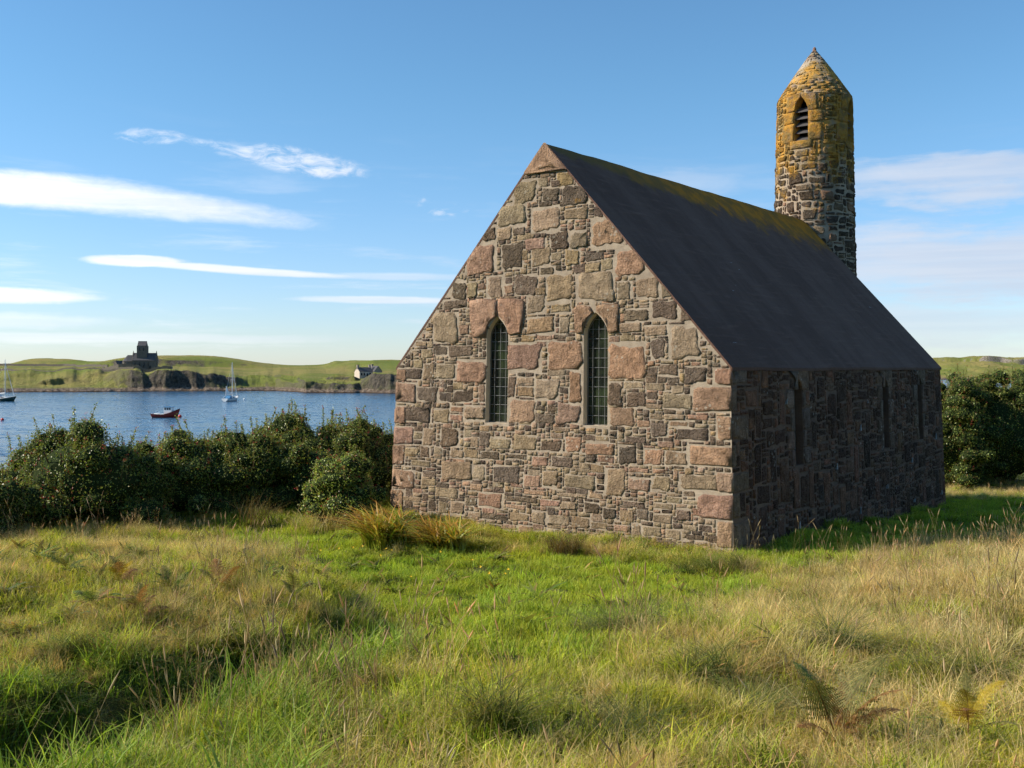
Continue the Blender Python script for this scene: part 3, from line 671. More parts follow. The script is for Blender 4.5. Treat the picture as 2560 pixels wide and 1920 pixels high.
# everything between: small rubble and pinnings
def emit_g(a0, b0, a1, b1):
    k = random.choices('pgdo', (0.19, 0.43, 0.35, 0.03))[0]
    j = 0.001
    pl = clip(outline(A0 + a0 + j, B0 + b0 + j, A0 + a1 - j, B0 + b1 - j, 8), RAKES)
    ST.add('stone', pl, rnd(0.002, 0.010), tint(k), GF, COARSE[k])
fill_rubble(free, G, emit_g, (0.07, 0.24), (0.04, 0.12))
ST.build(gable, STONE, 205)

# ---- the leaded lancet windows of the gable
LEAD = simple('window_lead', (0.16, 0.165, 0.17), 0.5, 0.15, 8, 0.3, 0.0)
m, t, p, o = material('old_glass'); co = t.coord()
n = t.noise(co, 2.2, 4); gg = t.noise(co, 9.0, 3)
setp(t, p, t.mix(t.ss(n, 0.35, 0.65), (0.010, 0.013, 0.012), (0.030, 0.042, 0.022)), t.ss(gg, 0.3, 0.7, 0.04, 0.16), 0.5, None, bump(t, t.noise(co, 7.0, 3), 0.12, 0.02)); GLASS = m
FRAME = simple('window_putty', (0.16, 0.145, 0.12), 0.9, 0.2)
def lancet_half(w, z):
    xc, half, z0, zs, zt = w
    return half if z <= zs else half * max(0.0, 1 - ((z - zs) / (zt - zs))**1.9)
for w in WINS:
    xc, half, z0, zs, zt = w; win = empty('window', (0, 0, 0), 0, church); DY = 0.135
    rows, cols = 14, 4; dz = 0.163; du = 2 * half / cols
    bars = MB()
    for r in range(rows):
        za, zb = z0 + r * dz, min(z0 + (r + 1) * dz, zt)
        if za >= zt - 0.02: break
        for c_ in range(cols):
            ua, ub = -half + c_ * du, -half + (c_ + 1) * du
            pts = []
            for (uu, zz_) in ((ua, za), (ub, za), (ub, zb), (ua, zb)):
                hh = lancet_half(w, zz_); pts.append((xc + max(-hh, min(hh, uu)), zz_))
            if area(pts) < 0.0012: continue
            tl, tt = rnd(-0.012, 0.012), rnd(-0.012, 0.012); cu = sum(q[0] for q in pts) / 4; cz = sum(q[1] for q in pts) / 4
            mb = MB(); mb.add([batter((q[0], DY + tl * (q[0] - cu) + tt * (q[1] - cz) + e, q[1])) for e in (0.0, 0.004) for q in pts],
                              [(0, 1, 2, 3), (7, 6, 5, 4), (0, 4, 5, 1), (1, 5, 6, 2), (2, 6, 7, 3), (3, 7, 4, 0)])
            mb.build('pane', GLASS, win)
        hh = lancet_half(w, za)
        if r and hh > .03: bars.tube([batter((xc - hh, DY - 0.018, za)), batter((xc + hh, DY - 0.018, za))], 0.0042, 5)
    for c_ in range(1, cols):
        uu = -half + c_ * du; ztop = zs + (zt - zs) * max(0, 1 - abs(uu) / half)**(1 / 1.9)
        bars.tube([batter((xc + uu, DY - 0.026, z0)), batter((xc + uu, DY - 0.026, ztop))], 0.0042, 5)
    bars.build('glazing_bars', LEAD, win)
    fr = MB(); ol = lancet(*w); il = [(xc + (a - xc) * 0.93, z0 + .02 + (b - z0) * 0.975) for a, b in ol]; nn = len(ol)
    fr.add([batter((a, DY - 0.012, b)) for a, b in ol] + [batter((a, DY - 0.012, b)) for a, b in il] + [batter((a, DY + 0.02, b)) for a, b in il],
           [(i, (i + 1) % nn, nn + (i + 1) % nn, nn + i) for i in range(nn)] + [(nn + i, nn + (i + 1) % nn, 2*nn + (i + 1) % nn, 2*nn + i) for i in range(nn)])
    fr.build('window_frame', FRAME, win)
    si = MB(); 0 and si.box(xc - half - 0.05, xc + half + 0.05, -0.03, DY, z0 - 0.07, z0 - 0.001);

# ---- the long side wall, in shade: shade painted into darker stone and mortar colours
m, t, p, o = material('shade_tinted_mortar'); co = t.coord(); n = t.noise(co, 3.0, 6, 0.7)
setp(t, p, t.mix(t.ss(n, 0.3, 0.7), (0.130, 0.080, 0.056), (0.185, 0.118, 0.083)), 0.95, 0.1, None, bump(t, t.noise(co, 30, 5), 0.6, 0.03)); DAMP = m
SF0 = lambda a, b, o_: (HW + o_, a, b)
SF = lambda a, b, o_: batter(SF0(a, b, o_))
def swin(px0, px1, ytop, ybot, yspr):
    v0, _ = on_south(px0, ytop); v1, _ = on_south(px1, ytop); _, zt = on_south((px0 + px1) / 2, ytop); _, z0 = on_south((px0 + px1) / 2, ybot); _, zs = on_south((px0 + px1) / 2, yspr)
    return ((v0 + v1) / 2, (v1 - v0) / 2, z0, zs, zt)
SW = [swin(1982, 2003, 945, 1162, 975), swin(2203, 2217, 944, 1120, 968), swin(2290, 2301, 940, 1098, 962)]
sholes = [lancet(*w) for w in SW]
OLDGL = simple('grimy_glass', (0.10, 0.075, 0.058), 0.6, 0.3, 3, 0.2)
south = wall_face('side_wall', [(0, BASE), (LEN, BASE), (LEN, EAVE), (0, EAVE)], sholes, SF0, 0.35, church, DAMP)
na2, nb2 = int(LEN / G), int((EAVE - BASE) / G); a2 = (np.arange(na2) + .5) * G; b2 = BASE + (np.arange(nb2) + .5) * G; A2, B2 = np.meshgrid(a2, b2)
fr2 = (B2 > -0.75) & (B2 < EAVE - 0.02)
SS = Stones()
for h, w in zip(sholes, SW):
    fr2 &= ~((np.abs(A2 - w[0]) < w[1] + 0.012) & (B2 > w[2] - .05) & (B2 < w[4] + .02))
    # dressed surrounds
    zb = w[2]; i = 0
    while zb < w[3]:
        hh = rnd(0.28, 0.42); ze = min(zb + hh, w[3] + .02)
        for sgn in (-1, 1):
            ww = (0.16, 0.34)[(i + (sgn > 0)) % 2]; e0 = w[0] + sgn * w[1]; x0, x1 = sorted((e0, e0 + sgn * ww))
            fr2[(A2 > x0) & (A2 < x1) & (B2 > zb) & (B2 < ze)] = False
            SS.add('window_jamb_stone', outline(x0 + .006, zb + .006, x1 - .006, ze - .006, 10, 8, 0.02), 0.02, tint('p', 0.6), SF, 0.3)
        zb = ze; i += 1
    for sgn in (-1, 1):
        e0 = w[0]; x0, x1 = sorted((e0, e0 + sgn * (w[1] + .30)))
        q = [(x0, w[4] + .16), (x1, w[4] + .16), (x1, w[3]), (w[0] + sgn * w[1], w[3]), (w[0] + sgn * w[1] * .6, w[3] + (w[4] - w[3]) * .6), (w[0], w[4])]
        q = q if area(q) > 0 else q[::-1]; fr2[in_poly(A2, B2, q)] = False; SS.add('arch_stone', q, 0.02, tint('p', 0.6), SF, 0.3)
    b_ = MB(); xx = [(a, b) for a, b in h]
    me = bpy.data.meshes.new('window'); me.from_pydata([SF(a, b, -0.13) for a, b in h], [], [tuple(range(len(h)))]); me.update(); obj('window', me, OLDGL, church)
for dv, z0, z1 in SOUTH_Q:
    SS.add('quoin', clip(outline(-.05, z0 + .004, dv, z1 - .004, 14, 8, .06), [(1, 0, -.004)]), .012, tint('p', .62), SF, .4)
    fr2[(A2 < dv + .012) & (B2 > z0) & (B2 < z1)] = False
def emit_s(a0, b0, a1, b1):
    k = random.choices('pgd', (0.30, 0.12, 0.58))[0]; j = 0.010; tc_ = tint(k, 0.50 if k != 'p' else 0.46); tc_ = (tc_[0] * 1.28, tc_[1] * .95, tc_[2] * .82, tc_[3])  # stone colour darkened to carry the wall's shade
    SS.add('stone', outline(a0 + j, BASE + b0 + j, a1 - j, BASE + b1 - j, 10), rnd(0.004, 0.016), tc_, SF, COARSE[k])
# tall blocks and squarish ones first, then the small stuff
for _ in range(420):
    w_, h_ = random.choice([(rnd(.3, .6), rnd(.28, .5)), (rnd(.25, .4), rnd(.4, .75)), (rnd(.3, .55), rnd(.2, .3))])
    a_, b_ = rnd(0.0, LEN - w_), rnd(-0.6, EAVE - h_ - .03); cell = (slice(int((b_ - BASE) / G), int((b_ + h_ - BASE) / G)), slice(int(a_ / G), int((a_ + w_) / G)))
    if fr2[cell].all() and fr2[cell].size:
        fr2[cell] = False; emit_s(cell[1].start * G, cell[0].start * G, cell[1].stop * G, cell[0].stop * G)
fill_rubble(fr2, G, emit_s, (0.14, 0.42), (0.07, 0.22))
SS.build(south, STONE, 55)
# bird lime and white stains on the shaded wall
SPL = simple('white_stain', (0.34, 0.34, 0.34), 0.9, 0.1)
sp = MB()
for (px, py, w_, h_) in [(2143,1068,.045,.12),(2255,1015,.03,.08),(2268,1150,.05,.13),(2205,1215,.03,.10),(2136,1275,.06,.16),(1985,1310,.05,.12),(2081,1165,.04,.12),(2330,1090,.04,.16),(2338,1230,.04,.12),(2270,1250,.04,.1),(1961,1003,.03,.10),(2163,1004,.02,.06)]:
    v_, z_ = on_south(px, py); pts = outline(v_ - w_ / 2, z_ - h_ / 2, v_ + w_ / 2, z_ + h_ / 2, 9, 2.2, 0.4)
    sp.add([SF(a, b, 0.042) for a, b in pts] + [SF(a, b, 0.0) for a, b in pts], [tuple(range(9))] + [(i, 9 + i, 9 + (i + 1) % 9, (i + 1) % 9) for i in range(9)])
sp.build('white_stain', SPL, south)
# the two walls that face away
back = MB(); back.add([batter(v) for v in [(-HW, 0, BASE), (-HW, LEN, BASE), (-HW, LEN, EAVE), (-HW, 0, EAVE)]], [(0, 3, 2, 1)])
back.build('plain_wall', MORTAR, church)
wg = MB(); wg.add([batter(v) for v in [(-HW, LEN, BASE), (HW, LEN, BASE), (HW, LEN, EAVE), (0, LEN, RIDGE), (-HW, LEN, EAVE)]], [(4, 3, 2, 1, 0)]); wg.build('rear_gable_wall', MORTAR, church)

# ---- the roof: thick dark slabs, slightly uneven, lichen along the ridge
m, t, p, o = material('dark_roof'); co = t.coord(); x_, y_, z_ = t.sep(co)
n1 = t.noise(t.vm('MULTIPLY', co, (0.4, 1.0, 0.4)), 1.1, 6, 0.65); n2 = t.noise(co, 14.0, 5, 0.7); st = t.noise(t.vm('MULTIPLY', co, (3.0, 0.35, 3.0)), 3.0, 5, 0.65)
c = t.mix(t.ss(n1, 0.35, 0.65), (0.122, 0.071, 0.054), (0.163, 0.098, 0.075)); c = t.mix(t.ss(st, 0.5, 0.75, 0, 0.5), c, (0.22, 0.130, 0.098))
c = t.mix(t.ss(n2, 0.55, 0.8, 0, 0.5), c, (0.07, 0.038, 0.03))
reach = t.m('ADD', 0.28, t.m('MULTIPLY', y_, 0.062))
dr = t.m('DIVIDE', t.m('SUBTRACT', RIDGE + 0.06, z_), reach)
lf = t.ss(t.m('ADD', dr, t.m('MULTIPLY', t.m('SUBTRACT', t.noise(co, 1.5, 6, 0.7), 0.5), 2.4)), 1.15, 0.55)
lc = t.mix(t.ss(t.noise(co, 2.2, 5, 0.6), 0.42, 0.6), (0.30, 0.145, 0.03), (0.55, 0.21, 0.02))
lc = t.mix(t.ss(y_, 0.5, 6.0), (0.17, 0.11, 0.04), lc)
c = t.mix(t.m('MULTIPLY', lf, 0.9), c, lc)
scr = t.m('MULTIPLY', t.ss(t.noise(t.vm('MULTIPLY', co, (9, 1.5, 9)), 1.6, 2), 0.735, 0.76), t.ss(t.noise(co, 0.9, 2), 0.55, 0.6))
c = t.mix(t.m('MULTIPLY', scr, 0.6), c, (0.45, 0.45, 0.47))
setp(t, p, c, 0.95, 0.06, None, bump(t, t.m('ADD', t.m('MULTIPLY', n2, 0.5), st), 0.6, 0.04)); ROOF = m
nv = 60; prof = []
TH = 0.012
def roof_pt(s, k, v):   # s in -1..1 across, v along
    u = s * (HW + 0.03); z = RIDGE + TH * 1.5 - (RIDGE - EAVE) / HW * abs(u)
    wob = 0.018 * (fbm(np.array([v * 0.9]), np.array([s * 2.0]), 5)[0] - 0.5) * 2 + (0.02 * (fbm(np.array([v * 1.7]), np.array([3.0]), 15)[0] - 0.5) if abs(s) < 0.02 else 0)
    if abs(s) < 0.03: z -= 0.03
    return (u, v, z + wob)
ss_ = [-1, -.8, -.6, -.4, -.2, -.05, 0, .05, .2, .4, .6, .8, 1]
V = []; F = []
for i in range(nv + 1):
    v = -0.006 + (LEN + 0.03) * i / nv
    for s in ss_: V.append(roof_pt(s, i, v))
    for s in ss_: q = V[i * 2 * len(ss_) + ss_.index(s)]; V.append((q[0], q[1], q[2] - 0.05))
ns = len(ss_); st_ = 2 * ns
for i in range(nv):
    for k in range(ns - 1):
        a = i * st_ + k; F.append((a, a + 1, a + 1 + st_, a + st_)); b = a + ns; F.append((b, b + st_, b + 1 + st_, b + 1))
    for k in (0, ns - 1):
        a = i * st_ + k; F.append((a, a + st_, a + st_ + ns, a + ns))
for i in (0, nv):
    for k in range(ns - 1): a = i * st_ + k; F.append((a, a + ns, a + ns + 1, a + 1))
me = bpy.data.meshes.new('roof'); me.from_pydata(V, [], F); me.update()
bm = bmesh.new(); bm.from_mesh(me); bmesh.ops.recalc_face_normals(bm, faces=bm.faces); bm.to_mesh(me); bm.free()
obj('roof', me, ROOF, church)

# ---- the round tower with its stone cone and louvred openings
TC = (-0.089, LEN + 1.12); TZ0, TZ1, TZ2 = -0.5, 10.20, 11.60
def t_rad(z): return 1.135 - (1.135 - 0.985) * min(max((z - 2.0) / (TZ1 - 2.0), 0), 1)
def tower_pt(ang, z, o_):
    """angle from the direction of the gable's face (-y), positive to the right seen from outside"""
    if z <= TZ1: r = t_rad(z)
    else: r = 0.985 * (1 - (z - TZ1) / (TZ2 - TZ1))**0.92 + 0.012
    r += o_; return (TC[0] + r * math.sin(ang), TC[1] - r * math.cos(ang), z)
OPEN_W, OZ0, OZS, OZT = 0.195, 8.93, 9.72, 10.12
tower = empty('bell_tower', (0, 0, 0), 0, church)
# wall with four pointed openings: quads dropped where an opening lies
nA, zs_l = 96, [TZ0 + (OZ0 - TZ0) * k / 12 for k in range(12)] + [OZ0 + (OZT - OZ0) * k / 14 for k in range(14)] + [OZT, TZ1]
def in_open(ang, z):
    a = (ang + math.pi / 4) % (math.pi / 2) - math.pi / 4; half = OPEN_W if z <= OZS else OPEN_W * max(0, 1 - ((z - OZS) / (OZT - OZS))**1.9)
    return OZ0 <= z <= OZT and abs(a * 1.0) < half
# exact opening edges: snap columns by scaling angles inside each quadrant
V = []; F = []; cols_ = []
qa = [-math.pi / 4 + math.pi / 2 * k / 24 for k in range(24)]
for qd in range(4):
    for a in qa: cols_.append((qd * math.pi / 2, a))
def snap(a, z):
    half = OPEN_W if z <= OZS else OPEN_W * max(0.0, 1 - ((min(z, OZT) - OZS) / (OZT - OZS))**1.9)
    h0 = 4 * math.pi / 48                                            # opening spans 8 columns
    if abs(a) <= h0 + 1e-6: return a / h0 * half
    return math.copysign(half + (abs(a) - h0) * (math.pi / 4 - half) / (math.pi / 4 - h0), a)
nc = len(cols_)
for z in zs_l:
    for base_a, a in cols_: V.append(tower_pt(base_a + snap(a, z), z, 0))
iO0, iO1 = 12, 26
for r in range(len(zs_l) - 1):
    for k in range(nc):
        kk = k % 24; hole = (8 <= kk < 16) and iO0 <= r < iO1
        if not hole: F.append((r * nc + k, r * nc + (k + 1) % nc, (r + 1) * nc + (k + 1) % nc, (r + 1) * nc + k))
for qd in range(4):                                                  # reveals
    for r in range(iO0, iO1):
        for kk, fl in ((8, 1), (16, 0)):
            k = qd * 24 + kk; z0_, z1_ = zs_l[r], zs_l[r + 1]; ba, a = cols_[k]
            b0 = len(V); V += [tower_pt(ba + snap(a, z0_), z0_, 0), tower_pt(ba + snap(a, z1_), z1_, 0), tower_pt(ba + snap(a, z1_), z1_, -0.28), tower_pt(ba + snap(a, z0_), z0_, -0.28)]
            F.append((b0, b0 + 1, b0 + 2, b0 + 3) if fl else (b0 + 3, b0 + 2, b0 + 1, b0))
    ba = qd * math.pi / 2; b0 = len(V)
    V += [tower_pt(ba - OPEN_W, OZ0, 0), tower_pt(ba + OPEN_W, OZ0, 0), tower_pt(ba + OPEN_W, OZ0, -.28), tower_pt(ba - OPEN_W, OZ0, -.28)]; F.append((b0, b0 + 1, b0 + 2, b0 + 3))
me = bpy.data.meshes.new('tower_wall'); me.from_pydata(V, [], F); me.update(); twall = obj('tower_wall', me, TMORTAR, tower)
core = MB(); core.tube([(TC[0], TC[1], OZ0 - .3), (TC[0], TC[1], TZ1)], 0.55, 12); core.build('dark_interior', simple('dark_inside', (0.01, 0.01, 0.01), 1, 0), tower)
LOUV = simple('slate_louvre', (0.075, 0.07, 0.07), 0.6, 0.25, 6, 0.3)
for qd in range(4):
    ba = qd * math.pi / 2; lo = empty('louvre', (0, 0, 0), 0, tower)
    for k in range(5):
        z = OZ0 + 0.03 + k * 0.19
        hw = 0.20 if z < OZS else 0.20 * max(0.1, 1 - ((z - OZS) / (OZT - OZS))**1.9)
        mb = MB(); P = lambda u, rr, zz: (TC[0] + rr * math.sin(ba) + u * math.cos(ba), TC[1] - rr * math.cos(ba) + u * math.sin(ba), zz)
        mb.add([P(-hw, .93, z - .02), P(hw, .93, z - .02), P(hw, .74, z + .12), P(-hw, .74, z + .12), P(-hw, .93, z + .0), P(hw, .93, z + .0), P(hw, .74, z + .14), P(-hw, .74, z + .14)],
               [(0, 3, 2, 1), (4, 5, 6, 7), (0, 1, 5, 4), (1, 2, 6, 5), (2, 3, 7, 6), (3, 0, 4, 7)]); mb.build('slat', LOUV, tower)
    bpy.data.objects.remove(lo)
TS = Stones(); R0 = 1.08
TFN = lambda a, b, o_: tower_pt(a / R0, b, o_)
PH = 2.45; na3 = int(2 * PH * R0 / G); Z3 = 3.0; nb3 = int((TZ1 - Z3) / G)
a3 = -PH * R0 + (np.arange(na3) + .5) * G; b3 = Z3 + (np.arange(nb3) + .5) * G; A3, B3 = np.meshgrid(a3, b3); fr3 = np.ones((nb3, na3), dtype=bool)
for qd in (-1, 0, 1):
    c_ = qd * math.pi / 2 * R0; ow = OPEN_W * R0
    fr3 &= ~((np.abs(A3 - c_) < ow) & (B3 > OZ0) & (B3 < OZT))
    for (x0, x1, z0_, z1_) in ((-0.68, -ow, OZ0 - .02, 9.38), (ow, 0.62, OZ0 - .02, 9.38), (-0.62, -ow, 9.41, 9.72), (ow, 0.66, 9.41, 9.72)):
        fr3[(A3 > c_ + x0) & (A3 < c_ + x1) & (B3 > z0_) & (B3 < z1_)] = False
        TS.add('dressed_block', outline(c_ + x0 + .004, z0_ + .004, c_ + x1 - .004, z1_ - .004, 14, 10, 0.02), 0.022, tint('p'), TFN, 0.2)
    for sgn in (-1, 1):
        cv = [(c_ + sgn * ow * (1 - k / 4**1 * 0 - (k / 4)**1.9), OZS + (OZT - OZS) * k / 4) for k in range(5)]
        q = cv + [(c_ + sgn * 0.0, TZ1 - .005), (c_ + sgn * .42, TZ1 - .005), (c_ + sgn * .50, 9.74), (c_ + sgn * ow, 9.74)][0:3] + [(c_ + sgn * .46, 9.735)]
        q = q if area(q) > 0 else q[::-1]; fr3[in_poly(A3, B3, q)] = False; TS.add('arch_stone', q, 0.022, tint('p'), TFN, 0.3)
    fr3[(np.abs(A3 - c_) < .34) & (B3 > OZ0 - .22) & (B3 < OZ0)] = False
    TS.add('sill_stone', outline(c_ - .33, OZ0 - .21, c_ + .33, OZ0 - .005, 12, 8, .02), 0.03, tint('o'), TFN, 0.3)
fr3[(B3 > 9.385) & (B3 < 9.41)] = False
def emit_t(a0, b0, a1, b1):
    k = random.choices('pgd', (0.10, 0.30, 0.60))[0]; j = 0.012; zz_ = Z3 + (b0 + b1) / 2
    TS.add('stone', outline(-PH * R0 + a0 + j, Z3 + b0 + j, -PH * R0 + a1 - j, Z3 + b1 - j, 10, 2.5, 0.14), rnd(0.012, 0.035), tint(k, 0.66), TFN, COARSE[k])
for _ in range(1500):
    w_, h_ = rnd(.26, .50), rnd(.17, .32); a_, b_ = rnd(0, 2 * PH * R0 - w_), rnd(0, TZ1 - Z3 - h_ - .02)
    cell = (slice(int(b_ / G), int((b_ + h_) / G)), slice(int(a_ / G), int((a_ + w_) / G)))
    if fr3[cell].all() and fr3[cell].size: fr3[cell] = False; emit_t(cell[1].start * G, cell[0].start * G, cell[1].stop * G, cell[0].stop * G)
fill_rubble(fr3, G, emit_t, (0.18, 0.36), (0.10, 0.22))
TS.build(tower, TSTONE, 40)
# cone of small flat stones laid in rings
V = []; F = []; C = []; base = 0
nz_ = 17
for r in range(nz_):
    za, zb = TZ1 + (TZ2 - TZ1 - .04) * (r / nz_)**0.96, TZ1 + (TZ2 - TZ1 - .04) * ((r + 1) / nz_)**0.96
    rr = 0.985 * (1 - (za - TZ1) / (TZ2 - TZ1)) + 0.03; k_n = max(5, int(2 * math.pi * rr / rnd(.22, .30))); off = rnd(0, 6)
    for k in range(k_n):
        a0_, a1_ = 2 * math.pi * (k + rnd(-.12, .25)) / k_n + off, 2 * math.pi * (k + 1 - rnd(-.12, .25)) / k_n + off
        pr = rnd(-0.003, 0.004); lz = rnd(-.02, .02)
        pts = [tower_pt(a, z, o_) for z, o_ in ((za + lz, pr + .004), (zb - .012 + lz, pr)) for a in (a0_, (a0_ + a1_) / 2, a1_)] + [tower_pt(a, z, -.03) for z in (za + lz, zb - .012 + lz) for a in (a0_, (a0_ + a1_) / 2, a1_)]
        fs = [(0, 1, 4, 3), (1, 2, 5, 4), (6, 7, 1, 0), (7, 8, 2, 1), (3, 4, 10, 9), (4, 5, 11, 10), (6, 0, 3, 9), (2, 8, 11, 5)]
        V += pts; F += [tuple(i + base for i in f) for f in fs]; base += 12; kc = random.choices('gdp', (.6, .2, .2))[0]; C += [tint(kc, 1.0)] * 12
spire = obj('spire', mesh_np('spire', V, np.array(F), np.array(C)), TSTONE, tower); tag(spire, kind='stuff')
inn = MB(); cz = [(TC[0], TC[1], TZ1 - .02), (TC[0], TC[1], TZ1 + .5), (TC[0], TC[1], TZ1 + 1.0), (TC[0], TC[1], TZ2 - .03)]
inn.tube(cz, [0.999, 0.985 * (1 - .5 / 1.4)**.92 + .016, 0.985 * (1 - 1 / 1.4)**.92 + .016, 0.03], 40); inn.build('spire_core', TMORTAR, tower)
fin = MB(); fin.tube([(TC[0], TC[1], TZ2 - .10), (TC[0], TC[1], TZ2 - .02), (TC[0], TC[1], TZ2 + .03), (TC[0], TC[1], TZ2 + .07)], [0.055, 0.05, 0.045, 0.015], 10); fin.build('finial', simple('finial_stone', (0.22, 0.13, 0.10), 0.9), tower)
# ------------------------------------------------------------------ far buildings
DARKST = simple('far_dark_stone', (0.125, 0.112, 0.098), 0.95, 0.35, 0.8, 0.1, 0, 0.6, 3)
PALEST = simple('far_pale_harling', (0.52, 0.45, 0.37), 0.9, 0.12, 0.6, 0.1)
SLATE = simple('far_slate', (0.085, 0.082, 0.085), 0.8, 0.25, 0.9, 0.2)
GABST = simple('far_gable_stone', (0.24, 0.21, 0.18), 0.9, 0.2, 0.8, 0.1)
HOLE = simple('far_window_glass', (0.025, 0.028, 0.032), 0.2, 0.1, 1, 0.4)
DYKE = simple('dry_stone', (0.125, 0.110, 0.090), 0.95, 0.4, 0.9, 0.1, 0, 0.8, 2)
def gabled(mb, x0, x1, y0, y1, z0, ze, zr): mb.prism([(y0, z0), (y1, z0), (y1, ze), ((y0 + y1) / 2, zr), (y0, ze)], 'x', x0, x1)
def roof_slab(mb, x0, x1, y0, y1, ze, zr, th=0.25, ov=0.3):
    ym = (y0 + y1) / 2; k = (zr - ze) / (ym - y0)
    for a, s in ((y0 - ov, 1), (y1 + ov, -1)):
        mb.prism([(a, ze - ov * k + .05), (ym, zr + .05), (ym, zr + .05 + th), (a, ze - ov * k + .05 + th)], 'x', x0, x1)
YC = 640.0; XC = float(pxX(352, YC)); zc = far_z(XC, YC)
kir = empty('hilltop_church', (XC, YC, zc - 0.3), rad(8))
tag(kir, 'dark stone church with square tower on the far headland', 'church')
P_ = lambda v: v * 0.0663
x0 = (1235 - 1300) * .0663; x1 = (1440 - 1300) * .0663
mb = MB(); gabled(mb, x0, x1, -3.8, 3.8, -1, 5.4, 9.6); mb.build('nave_wall', DARKST, kir)
mb = MB(); roof_slab(mb, x0 + .3, x1 - .3, -3.8, 3.8, 5.4, 9.6); mb.build('nave_roof', SLATE, kir)
for xx in (x0, x1):                                    # raised gable copings with finials
    mb = MB(); mb.prism([(-4.1, 5.2), (-3.7, 5.2), (0, 9.6), (3.7, 5.2), (4.1, 5.2), (0, 10.3)], 'x', xx - .3, xx + .3); mb.tube([(xx, 0, 10.0), (xx, 0, 11.2)], .16, 6); mb.box(xx - .1, xx + .1, -.4, .4, 10.7, 10.95); mb.build('gable_coping', DARKST, kir)
ch = MB(); n = 6; r_ = 3.1; xa = x0 - 3.4
pts = [(x0, -r_), (x0, r_), (xa, r_)] + [(xa - r_ * math.sin(math.pi * k / n), r_ * math.cos(math.pi * k / n)) for k in range(1, n)] + [(xa, -r_)]
ch.prism(pts, 'z', -1, 4.8); ch.build('apse_wall', DARKST, kir)
ar = MB(); nn = len(pts); big = [(q[0] + (0 if q[0] == x0 else -.2 if q[0] < xa - 1 else 0), q[1] * 1.07, 4.75) for q in pts]
ar.add(big + [(x0, 0, 8.6), (xa, 0, 8.6)], [(i, (i + 1) % nn, nn + 1) for i in range(2, nn - 1)] + [(1, 2, nn + 1, nn), (nn - 1, 0, nn, nn + 1), (0, 1, nn)] + [tuple(range(nn))[::-1]]); ar.build('apse_roof', SLATE, kir)
tx0, tx1 = (1273 - 1300) * .0663, (1360 - 1300) * .0663
mb = MB(); mb.box(tx0, tx1, -2.9, 2.9, 5.0, 14.2); mb.build('tower_wall', DARKST, kir)
mb = MB(); gabled(mb, tx0 + .35, tx1 - .35, -2.95, 2.95, 14.1, 14.3, 16.9); mb.box(tx0 + .3, tx1 - .3, -.12, .12, 16.7, 17.1); mb.build('tower_roof', SLATE, kir)
mb = MB()
for yy in (-2.96,): 
    pass
for xo in (-1.1, 1.1):
    w = MB(); w.prism([((tx0 + tx1) / 2 + xo - .35, 11.2), ((tx0 + tx1) / 2 + xo + .35, 11.2), ((tx0 + tx1) / 2 + xo + .35, 12.8), ((tx0 + tx1) / 2 + xo, 13.4), ((tx0 + tx1) / 2 + xo - .35, 12.8)], 'y', -3.0, -2.85); w.build('belfry_window', HOLE, kir)
for yo in (-1.1, 1.1):
    w = MB(); w.box(tx0 - .05, tx0 + .1, yo - .35, yo + .35, 11.2, 13.2); w.build('belfry_window', HOLE, kir)
for k in range(4):
    xx = x0 + 1.8 + k * 2.6; w = MB(); w.prism([(xx - .4, 1.8), (xx + .4, 1.8), (xx + .4, 3.8), (xx, 4.5), (xx - .4, 3.8)], 'y', -3.9, -3.75); w.build('window', HOLE, kir)
for k in range(4):
    xx = x0 + 0.6 + k * 2.7 + .2; w = MB(); w.box(xx - .25, xx + .25, -4.5, -3.75, -1, 4.0); w.build('buttress', DARKST, kir)
mb = MB(); mb.box(x1 - 3.6, x1 - 2.4, -3.95, -3.75, -.5, 2.2); mb.build('door', HOLE, kir)
mb = MB(); mb.box(x1 + .0, x1 + 1.0, -.6, .6, 3.5, 7.2); mb.build('chimney', GABST, kir)
